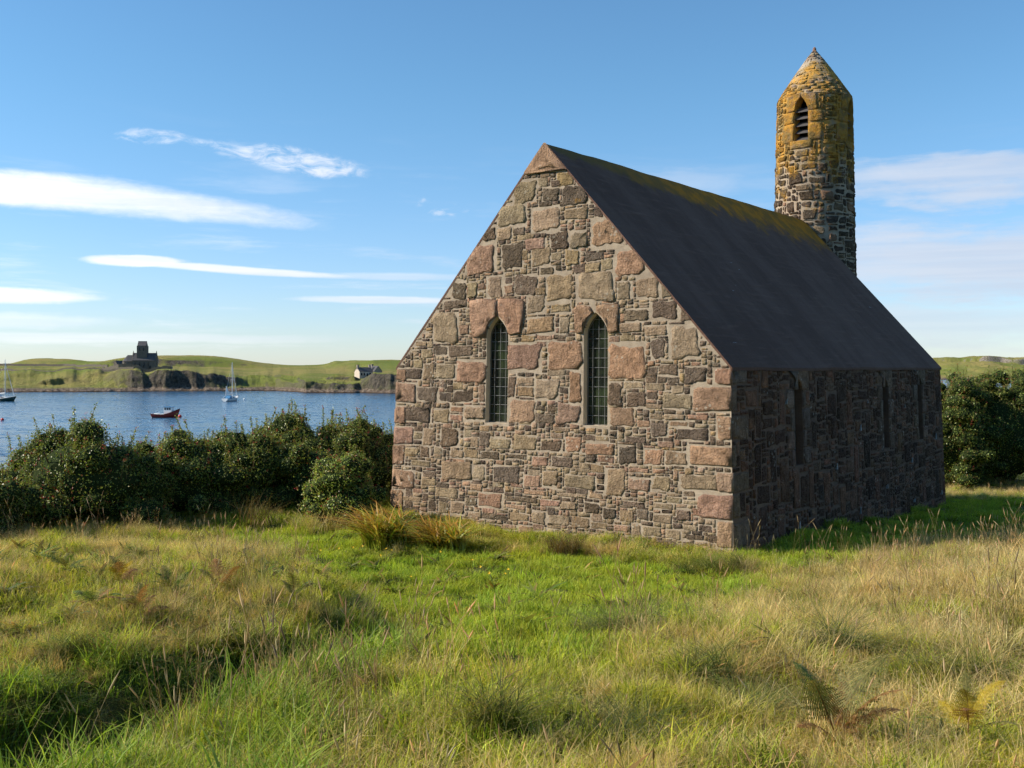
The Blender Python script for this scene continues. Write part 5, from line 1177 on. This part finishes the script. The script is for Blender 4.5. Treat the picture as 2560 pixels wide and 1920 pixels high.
# dark rushy tussocks
spots = [(1240, 1830), (1900, 1790), (2310, 1705), (2480, 1700), (1990, 1530), (1880, 1790), (1640, 1580), (1560, 1600), (1480, 1590), (860, 1540), (160, 1640), (90, 1760), (430, 1760), (1740, 1420), (1800, 1415), (1850, 1425), (1560, 1870), (2100, 1620), (620, 1620), (300, 1590), (720, 1660), (1750, 1700)]
P2 = [px2ground(a + dx_, b_ + dy_) for a, b_ in spots for dx_, dy_ in ((0, 0), (35, 10), (-30, 14))]; x = np.array([q[0] for q in P2]); y = np.array([q[1] for q in P2]); n = len(x)
scatter('tussock_grass', 'dark arching tussocks dotted through the meadow', 'grass', tuss, x, y, RNG.uniform(.55, .95, n), tints(n, 1.0), .2)

# ---- glossy flowering hedge shrubs
def leaves(P, Nrm, size, cols, rng, outw=0.9):
    n = len(P); d = Nrm * outw + rng.normal(0, .75, (n, 3)); d /= np.linalg.norm(d, axis=1, keepdims=True) + 1e-9
    r = rng.normal(0, 1, (n, 3)); a = np.cross(d, r); a /= np.linalg.norm(a, axis=1, keepdims=True) + 1e-9; b = np.cross(d, a)
    L = rng.uniform(size[0], size[1], n)[:, None]; w = L * rng.uniform(.26, .36, (n, 1))
    V = np.stack([P, P + a * L * .5 + b * w + d * L * .08, P + a * L, P + a * L * .5 - b * w + d * L * .08], 1)
    C = np.repeat(cols[:, None, :], 4, 1); q = np.arange(n)[:, None] * 4 + np.arange(4)[None, :]
    return V.reshape(-1, 3), q, C.reshape(-1, 3)
LG = np.array([(0.115, 0.160, 0.030), (0.150, 0.205, 0.038), (0.195, 0.255, 0.050), (0.240, 0.285, 0.065), (0.180, 0.175, 0.042)]); LY = np.array([(0.20, 0.24, 0.05), (0.15, 0.20, 0.042), (0.24, 0.20, 0.065)])
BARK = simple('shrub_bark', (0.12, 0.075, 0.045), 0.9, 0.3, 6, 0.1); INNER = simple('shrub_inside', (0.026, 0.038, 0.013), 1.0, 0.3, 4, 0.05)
def shrub(label, cx, cy, rx, ry, h, n_leaf, seed, n_fl=60, shoots=26, droop=0.0, small=1.0, pale=1.0, nl=46, leaf=1.0):
    rng = np.random.default_rng(seed); z0 = gz(cx, cy) - .05; root = empty('hedge_shrub', (cx, cy, z0)); tag(root, label, 'shrub', 'flowering hedge shrubs')
    n_leaf = int(n_leaf * 1.55); lob = []
    for i in range(nl):
        a = rng.random() * 6.283; r = math.sqrt(rng.random()) * .86; zz_ = rng.uniform(.12, 1.0); sh_ = math.sqrt(max(.05, 1 - (max(0, zz_ - .35) / .8)**2)); lx, ly = rx * r * sh_ * math.cos(a), ry * r * sh_ * math.sin(a); s_ = rng.uniform(.13, .33) * small
        lz = h * zz_ * (1 - .22 * r * r) - s_ * .55; lob.append((lx, ly, max(.15, lz), s_ * rng.uniform(.9, 1.6), s_ * rng.uniform(.9, 1.5), s_ * rng.uniform(.85, 1.2)))
    lob = np.array(lob); bodyc = np.array([[0, 0, h * .42, rx * .80, ry * .80, h * .46]]); lob = np.concatenate([lob, bodyc])
    wts = (lob[:, 3] * lob[:, 5] + lob[:, 4] * lob[:, 5]); wts[-1] *= .55; wts = wts / wts.sum(); pick = rng.choice(len(lob), n_leaf, p=wts)
    v = rng.normal(0, 1, (n_leaf, 3)); v /= np.linalg.norm(v, axis=1, keepdims=True); depth = 1 - np.abs(rng.normal(0, .14, n_leaf)) + np.where(rng.random(n_leaf) < .3, np.minimum(rng.exponential(.12, n_leaf), .4), 0); clump = .76 + .46 * fbm(v[:, 0] * 3 + pick * 3.1, v[:, 1] * 3 + v[:, 2] * 4, seed, 3)
    P = lob[pick, :3] + v * lob[pick, 3:6] * (depth * clump)[:, None]; Nn = v / lob[pick, 3:6]; Nn /= np.linalg.norm(Nn, axis=1, keepdims=True); keep = P[:, 2] > .02; dk = depth[keep]
    P, Nn = P[keep], Nn[keep]; n = len(P)
    # how far inside other lobes: drop deep ones
    deep = np.zeros(n, dtype=bool)
    for l in lob: deep |= (((P - l[:3]) / l[3:6])**2).sum(1) < .42
    P, Nn, dk = P[~deep], Nn[~deep], dk[~deep]; n = len(P)
    cols = LG[rng.integers(0, len(LG), n)] * rng.uniform(.7, 1.35, (n, 1)); yl = rng.random(n) < .10 + .12 * (P[:, 2] / h > .75); cols[yl] = LY[rng.integers(0, 3, yl.sum())] * rng.uniform(.6, 1.1, (yl.sum(), 1)); br = rng.random(n) < .06; cols[br] = (.20, .09, .04); cols = cols * pale
    parts = [leaves(P, Nn, (.024 * leaf, .046 * leaf), cols, rng)]
    tops = np.where((Nn[:, 2] > .25) & (P[:, 2] > h * .45) & (dk < 1.0))[0]; st = MB(); tipsP = []
    if len(tops):
        for i in rng.choice(tops, min(int(shoots * 1.8), len(tops)), replace=False):
            b_ = P[i]; Ls = rng.uniform(.06, .42) * min(small, 1.1); d_ = np.array([rng.normal(0, .22), rng.normal(0, .22), 1.0]); e_ = b_ + d_ * Ls; st.tube([b_ - d_ * .1, e_], [.006, .003], 4); m_ = int(Ls * 150) + 6; tt = rng.random(m_)[:, None]; Q = b_ + (e_ - b_) * tt + rng.normal(0, .012, (m_, 3)); cc = np.where(rng.random((m_, 1)) < .5, LY[rng.integers(0, 3, m_)], LG[rng.integers(2, 5, m_)] * 1.2)
            parts.append(leaves(Q, np.tile([0, 0, .3], (m_, 1)) + rng.normal(0, .6, (m_, 3)), (.025, .045), cc, rng)); tipsP.append(e_)
        tag(st.build('shoots', BARK, root), kind='stuff')
    v_, f_, c_ = merge(parts); tag(obj('foliage', mesh_np('foliage', v_, f_, c_), LEAFM, root), kind='stuff')
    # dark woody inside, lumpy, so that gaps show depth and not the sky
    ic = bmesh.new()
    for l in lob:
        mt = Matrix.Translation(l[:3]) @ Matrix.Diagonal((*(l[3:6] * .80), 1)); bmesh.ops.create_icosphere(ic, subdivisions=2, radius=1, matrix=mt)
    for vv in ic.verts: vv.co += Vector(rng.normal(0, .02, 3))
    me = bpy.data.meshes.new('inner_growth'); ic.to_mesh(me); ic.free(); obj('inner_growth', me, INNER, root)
    for k in range(4):
        a = rng.random() * 6.28; tb = MB(); tb.tube([(.15 * math.cos(a), .15 * math.sin(a), -.1), (rx * .3 * math.cos(a), ry * .3 * math.sin(a), h * .35), (rx * .6 * math.cos(a + .4), ry * .6 * math.sin(a + .4), h * .72)], [.045, .03, .012], 6); tb.build('stem', BARK, root)
    n_fl = int(n_fl * 1.7)
    if n_fl:
        outer = rng.choice(n, n_fl); fp = P[outer] + Nn[outer] * .03
        if tipsP: fp = np.concatenate([fp, np.array(tipsP)[:len(tipsP) // 2]])
        k = 7; Q = np.repeat(fp, k, 0) + rng.normal(0, .016, (len(fp) * k, 3)); cc = np.array([(0.50, 0.045, 0.06), (0.42, 0.03, 0.035), (0.55, .10, .09)])[rng.integers(0, 3, len(Q))] * rng.uniform(.7, 1.1, (len(Q), 1)); v_, f_, c_ = leaves(Q, rng.normal(0, 1, (len(Q), 3)), (.018, .032), cc, rng); tag(obj('flowers', mesh_np('flowers', v_, f_, c_), PETAL, root), kind='stuff')
def shrub_px(label, px, py_top, d_, half_px, ry, n_leaf, seed, **kw):
    cx, cy = (px - 1280) / FPX * d_, d_; top = EYE - (py_top - HOR) / FPX * d_; shrub(label, cx, cy, half_px / FPX * d_ * 1.14, ry, (top - gz(cx, cy)) * 1.07, n_leaf, seed, **kw)
shrub_px('leftmost glossy hedge shrub running out of the left edge', -60, 1170, 17.6, 200, 1.2, 24000, 1, n_fl=90, shoots=30)
shrub_px('broad glossy hedge shrub with many pink flowers in the left foreground of the hedge', 215, 1062, 19.0, 190, 1.3, 36000, 2, n_fl=110, shoots=44)
shrub_px('dark hedge shrub below the small red boat', 430, 1082, 20.2, 170, 1.3, 32000, 3, n_fl=60, shoots=34)
shrub_px('low middle hedge shrub below the white yacht', 590, 1082, 20.8, 150, 1.2, 28000, 4, n_fl=45, shoots=34)
shrub_px('hedge shrub with tall upright shoots left of the chapel end of the hedge', 720, 1056, 21.6, 135, 1.2, 28000, 5, n_fl=40, shoots=44)
shrub_px('tall hedge shrub touching the left corner of the stone gable', 890, 1042, 21.8, 125, 1.1, 30000, 6, n_fl=60, shoots=40)
shrub_px('hedge shrub filling the gap behind the small rounded shrub', 800, 1085, 21.0, 120, 1.1, 26000, 11, n_fl=40, shoots=30)
shrub_px('small rounded shrub with pale glints in front of the hedge by the gable', 862, 1140, 19.0, 92, .7, 17000, 7, n_fl=36, shoots=14, small=.8, pale=1.45)
shrub_px('tall flowering hedge shrub just right of the church', 2385, 948, 36.0, 115, 1.5, 34000, 8, n_fl=150, shoots=60, small=1.15, nl=110, leaf=1.5)
shrub_px('flowering hedge shrub with rounded top near the right edge', 2510, 930, 36.4, 135, 1.5, 34000, 10, n_fl=150, shoots=60, small=1.15, nl=110, leaf=1.5)
shrub_px('flowering hedge shrub cut off by the right edge', 2680, 930, 37.0, 150, 1.5, 30000, 9, n_fl=110, shoots=60, small=1.15, nl=110, leaf=1.5)

# ---- sword-leaved clumps by the gable
def sword_clump(label, px, py, rad_, n, h, seed, az):
    rng = np.random.default_rng(seed); x, y = px2ground(px, py); r = empty('sword_leaf_plant', (x, y, gz(x, y) - .02)); tag(r, label, 'plant', 'sword leaved plants by the gable')
    A = blades(int(n * .62), rad_, h, (.020, .036), (.4, 1.35), [(.18, .26, .025), (.26, .32, .03), (.32, .34, .035)], [(.60, .28, .05), (.50, .20, .04), (.52, .48, .06), (.66, .44, .12)], 5, az, .8, rng, 2.0, 1)
    B = blades(int(n * .38), rad_ * .8, (h[0] * .7, h[1] * .9), (.020, .036), (.3, 1.5), [(.11, .19, .022), (.16, .24, .026)], [(.34, .38, .045), (.46, .24, .045)], 5, None, 9, rng, 2.0, 1)
    v, f, c = merge([A, B]); tag(obj('leaves', mesh_np('leaves', v, f, c), SWORD, r), kind='stuff')
sword_clump('larger left clump of orange tipped sword leaves leaning left by the gable', 965, 1362, .36, 420, (.50, .85), 31, math.pi * .97)
sword_clump('smaller right clump of rusty sword leaves against the gable foot', 1110, 1374, .34, 400, (.42, .70), 32, math.pi * .93)
def weed(label, px, py, rad_, n, h, seed, base, tip, name='weed_tuft', cat='plant'):
    rng = np.random.default_rng(seed); x, y = px2ground(px, py); r = empty(name, (x, y, gz(x, y) - .02)); tag(r, label, cat, 'weeds along the wall foot')
    v, f, c = blades(n, rad_, h, (.004, .010), (.2, 1.3), base, tip, 4, None, 9, rng); tag(obj('leaves', mesh_np('leaves', v, f, c), FERNM, r), kind='stuff')
BRN = [(.12, .085, .03), (.16, .11, .04)]; BRT = [(.24, .15, .06), (.20, .16, .05), (.13, .12, .03)]
weed('bushy brown weed at the foot of the gable below the right window', 1412, 1382, .26, 420, (.20, .42), 41, BRN, BRT)
weed('smaller tan weed at the gable foot right of the brown weed', 1512, 1388, .20, 260, (.12, .28), 42, BRN, STRAW)
weed('dark green grassy tuft at the near corner of the church', 1760, 1412, .42, 560, (.14, .30), 43, DKG + GRN, GTIP)
weed('arching green tuft just right of the church corner', 1880, 1428, .30, 320, (.20, .36), 44, DKG + GRN, GTIP)
weed('pale grass tuft against the gable left of centre', 1225, 1380, .40, 420, (.10, .24), 45, OLV, STRAW + GTIP)
weed('grass tuft between the brown weed and the church corner', 1610, 1398, .40, 300, (.08, .20), 46, OLV, STRAW + GTIP)
weed('thin tan grass beside the left sword leaves', 800, 1325, .5, 380, (.25, .55), 47, SBASE, STRAW)
weed('brown dock stems before the hedge', 640, 1312, .3, 160, (.3, .75), 48, BRN, BRT)

# ---- bracken
def frond_mesh(L, c0, c1, seed, arch=.8):
    rng = np.random.default_rng(seed); parts = []; V = []; F = []; C = []; b = 0; npair = 17
    def P(s): return np.array([L * (s - .18 * arch * s * s), 0, L * (.75 * s - .62 * arch * s * s)])
    for i in range(npair + 1):
        s = .16 + .84 * i / npair; p0 = P(s); d = P(min(1, s + .02)) - P(s - .02); d /= np.linalg.norm(d); l = L * .34 * (1 - s)**.8 * (1.0 if s > .3 else .8) + .008
        for sg in (-1, 1):
            ax = np.array([d[0] * .35, sg * .92, d[2] * .35 - .12 + rng.normal(0, .07)]); ax /= np.linalg.norm(ax); nl_ = max(2, int(l / .012)); up = np.cross(ax, d); up /= np.linalg.norm(up) + 1e-9; bi = np.cross(up, ax)
            for j in range(nl_):
                q = p0 + ax * l * (j + .3) / nl_; ll = .018 * (1 - j / nl_) * L / .5 + .004; w = l / nl_ * .42
                for s2 in (-1, 1):
                    tip = q + bi * s2 * ll + ax * w * .8; col = (c0 + (c1 - c0) * rng.random()) * rng.uniform(.75, 1.25); V += [q - ax * w * .5, q + ax * w, tip + ax * w * .4, tip - ax * w * .4]; F.append((b, b + 1, b + 2, b + 3)); C += [col] * 4; b += 4
    for i in range(10):
        a_, e_ = P(i / 10), P((i + 1) / 10); w = np.array([0, .004 * (1 - i / 12), 0]); V += [a_ - w, a_ + w, e_ + w, e_ - w]; F.append((b, b + 1, b + 2, b + 3)); C += [np.array([.16, .09, .035])] * 4; b += 4
    return mesh_np('frond', V, np.array(F), np.array(C))
FC = {'green': (np.array([.07, .12, .025]), np.array([.14, .19, .045])), 'brown': (np.array([.20, .095, .035]), np.array([.33, .18, .07])), 'yellow': (np.array([.34, .24, .02]), np.array([.42, .32, .04])), 'olive': (np.array([.14, .15, .04]), np.array([.22, .19, .06]))}
FM = {(k, v): frond_mesh(.5, *FC[k], 300 + i * 7 + v) for i, k in enumerate(FC) for v in range(2)}
def fern(label, px, py, kinds, n, size, seed, lift=.45):
    rng = np.random.default_rng(seed); x, y = px2ground(px, py); r = empty('bracken_fern', (x, y, gz(x, y) + .02)); tag(r, label, 'fern', 'bracken ferns in the meadow')
    for i in range(n):
        o_ = obj('frond', FM[(kinds[i % len(kinds)], int(rng.integers(0, 2)))], FERNM, r); s_ = size * rng.uniform(.75, 1.2); o_.scale = (s_, s_, s_); o_.rotation_euler = (rng.normal(0, .2), -lift + rng.normal(0, .22), 6.283 * i / n + rng.normal(0, .4)); o_.location = (0, 0, rng.uniform(.02, .12))
fern('brown and green bracken near the bottom right corner', 2085, 1880, ['brown', 'olive', 'brown', 'green'], 7, .85, 51)
fern('bright yellow bracken at the lower right', 2420, 1880, ['yellow', 'olive', 'yellow', 'brown'], 6, .55, 52)
fern('yellow topped bracken frond on the left mound', 300, 1478, ['yellow', 'brown', 'olive'], 5, 0.58, 53, .30)
fern('dark green bracken on the left mound nearest the hedge', 165, 1450, ['green', 'green', 'olive'], 7, 0.54, 54, .30)
fern('dark bracken in the hollow of the left mound', 240, 1540, ['green', 'olive', 'brown'], 8, 0.65, 55, .30)
fern('green bracken below the yellow frond', 430, 1500, ['green', 'green', 'olive'], 7, 0.56, 56, .30)
fern('rusty brown bracken on the left mound', 345, 1560, ['brown', 'brown', 'olive'], 7, 0.65, 57, .30)
fern('brown bracken at the right of the left mound', 550, 1490, ['brown', 'olive'], 6, 0.61, 58, .30)
fern('grey green bracken where the left mound meets the lawn', 735, 1510, ['olive', 'green'], 6, 0.58, 59, .30)
fern('tan curled bracken on the edge of the hollow', 885, 1560, ['brown', 'olive'], 5, 0.50, 60, .30)
fern('reddish bracken by the lawn edge', 800, 1475, ['brown', 'olive'], 4, 0.43, 61, .30)

# ---- yellow flowers in the lawn
YPET = simple('yellow_petal', (0.80, 0.50, 0.02), 0.5, 0.1); FST = simple('flower_stem', (0.07, 0.12, 0.02), 0.7, 0.2)
fb = MB(); 
for k in range(5):
    a = k * 1.2566; fb.add([(0, 0, 0), (.016 * math.cos(a - .5), .016 * math.sin(a - .5), .008), (.024 * math.cos(a), .024 * math.sin(a), .012), (.016 * math.cos(a + .5), .016 * math.sin(a + .5), .008)], [(0, 1, 2, 3)])
first = None
for (px, py) in [(965,1397),(1200,1442),(1222,1458),(1262,1460),(1270,1450),(1026,1467),(882,1392),(905,1388),(846,1395),(950,1412),(978,1400),(1100,1402),(800,1400),(1180,1425)]:
    x, y = px2ground(px, py); r = empty('buttercup', (x, y, gz(x, y))); tag(r, 'small yellow buttercup open in the short lawn', 'flower', 'buttercups in the lawn')
    if first is None:
        a_ = fb.build('petals', YPET, r); a_.location = (0, 0, .13); s_ = MB(); s_.tube([(0, 0, 0), (.01, 0, .07), (0, 0, .13)], .002, 4); b_ = s_.build('stem', FST, r); first = (a_.data, b_.data)
    else:
        a_ = obj('petals', first[0], None, r); a_.location = (0, 0, .13); obj('stem', first[1], None, r)
    a_.rotation_euler = (rnd(-.5, .5) + .5, rnd(-.4, .4), 0)
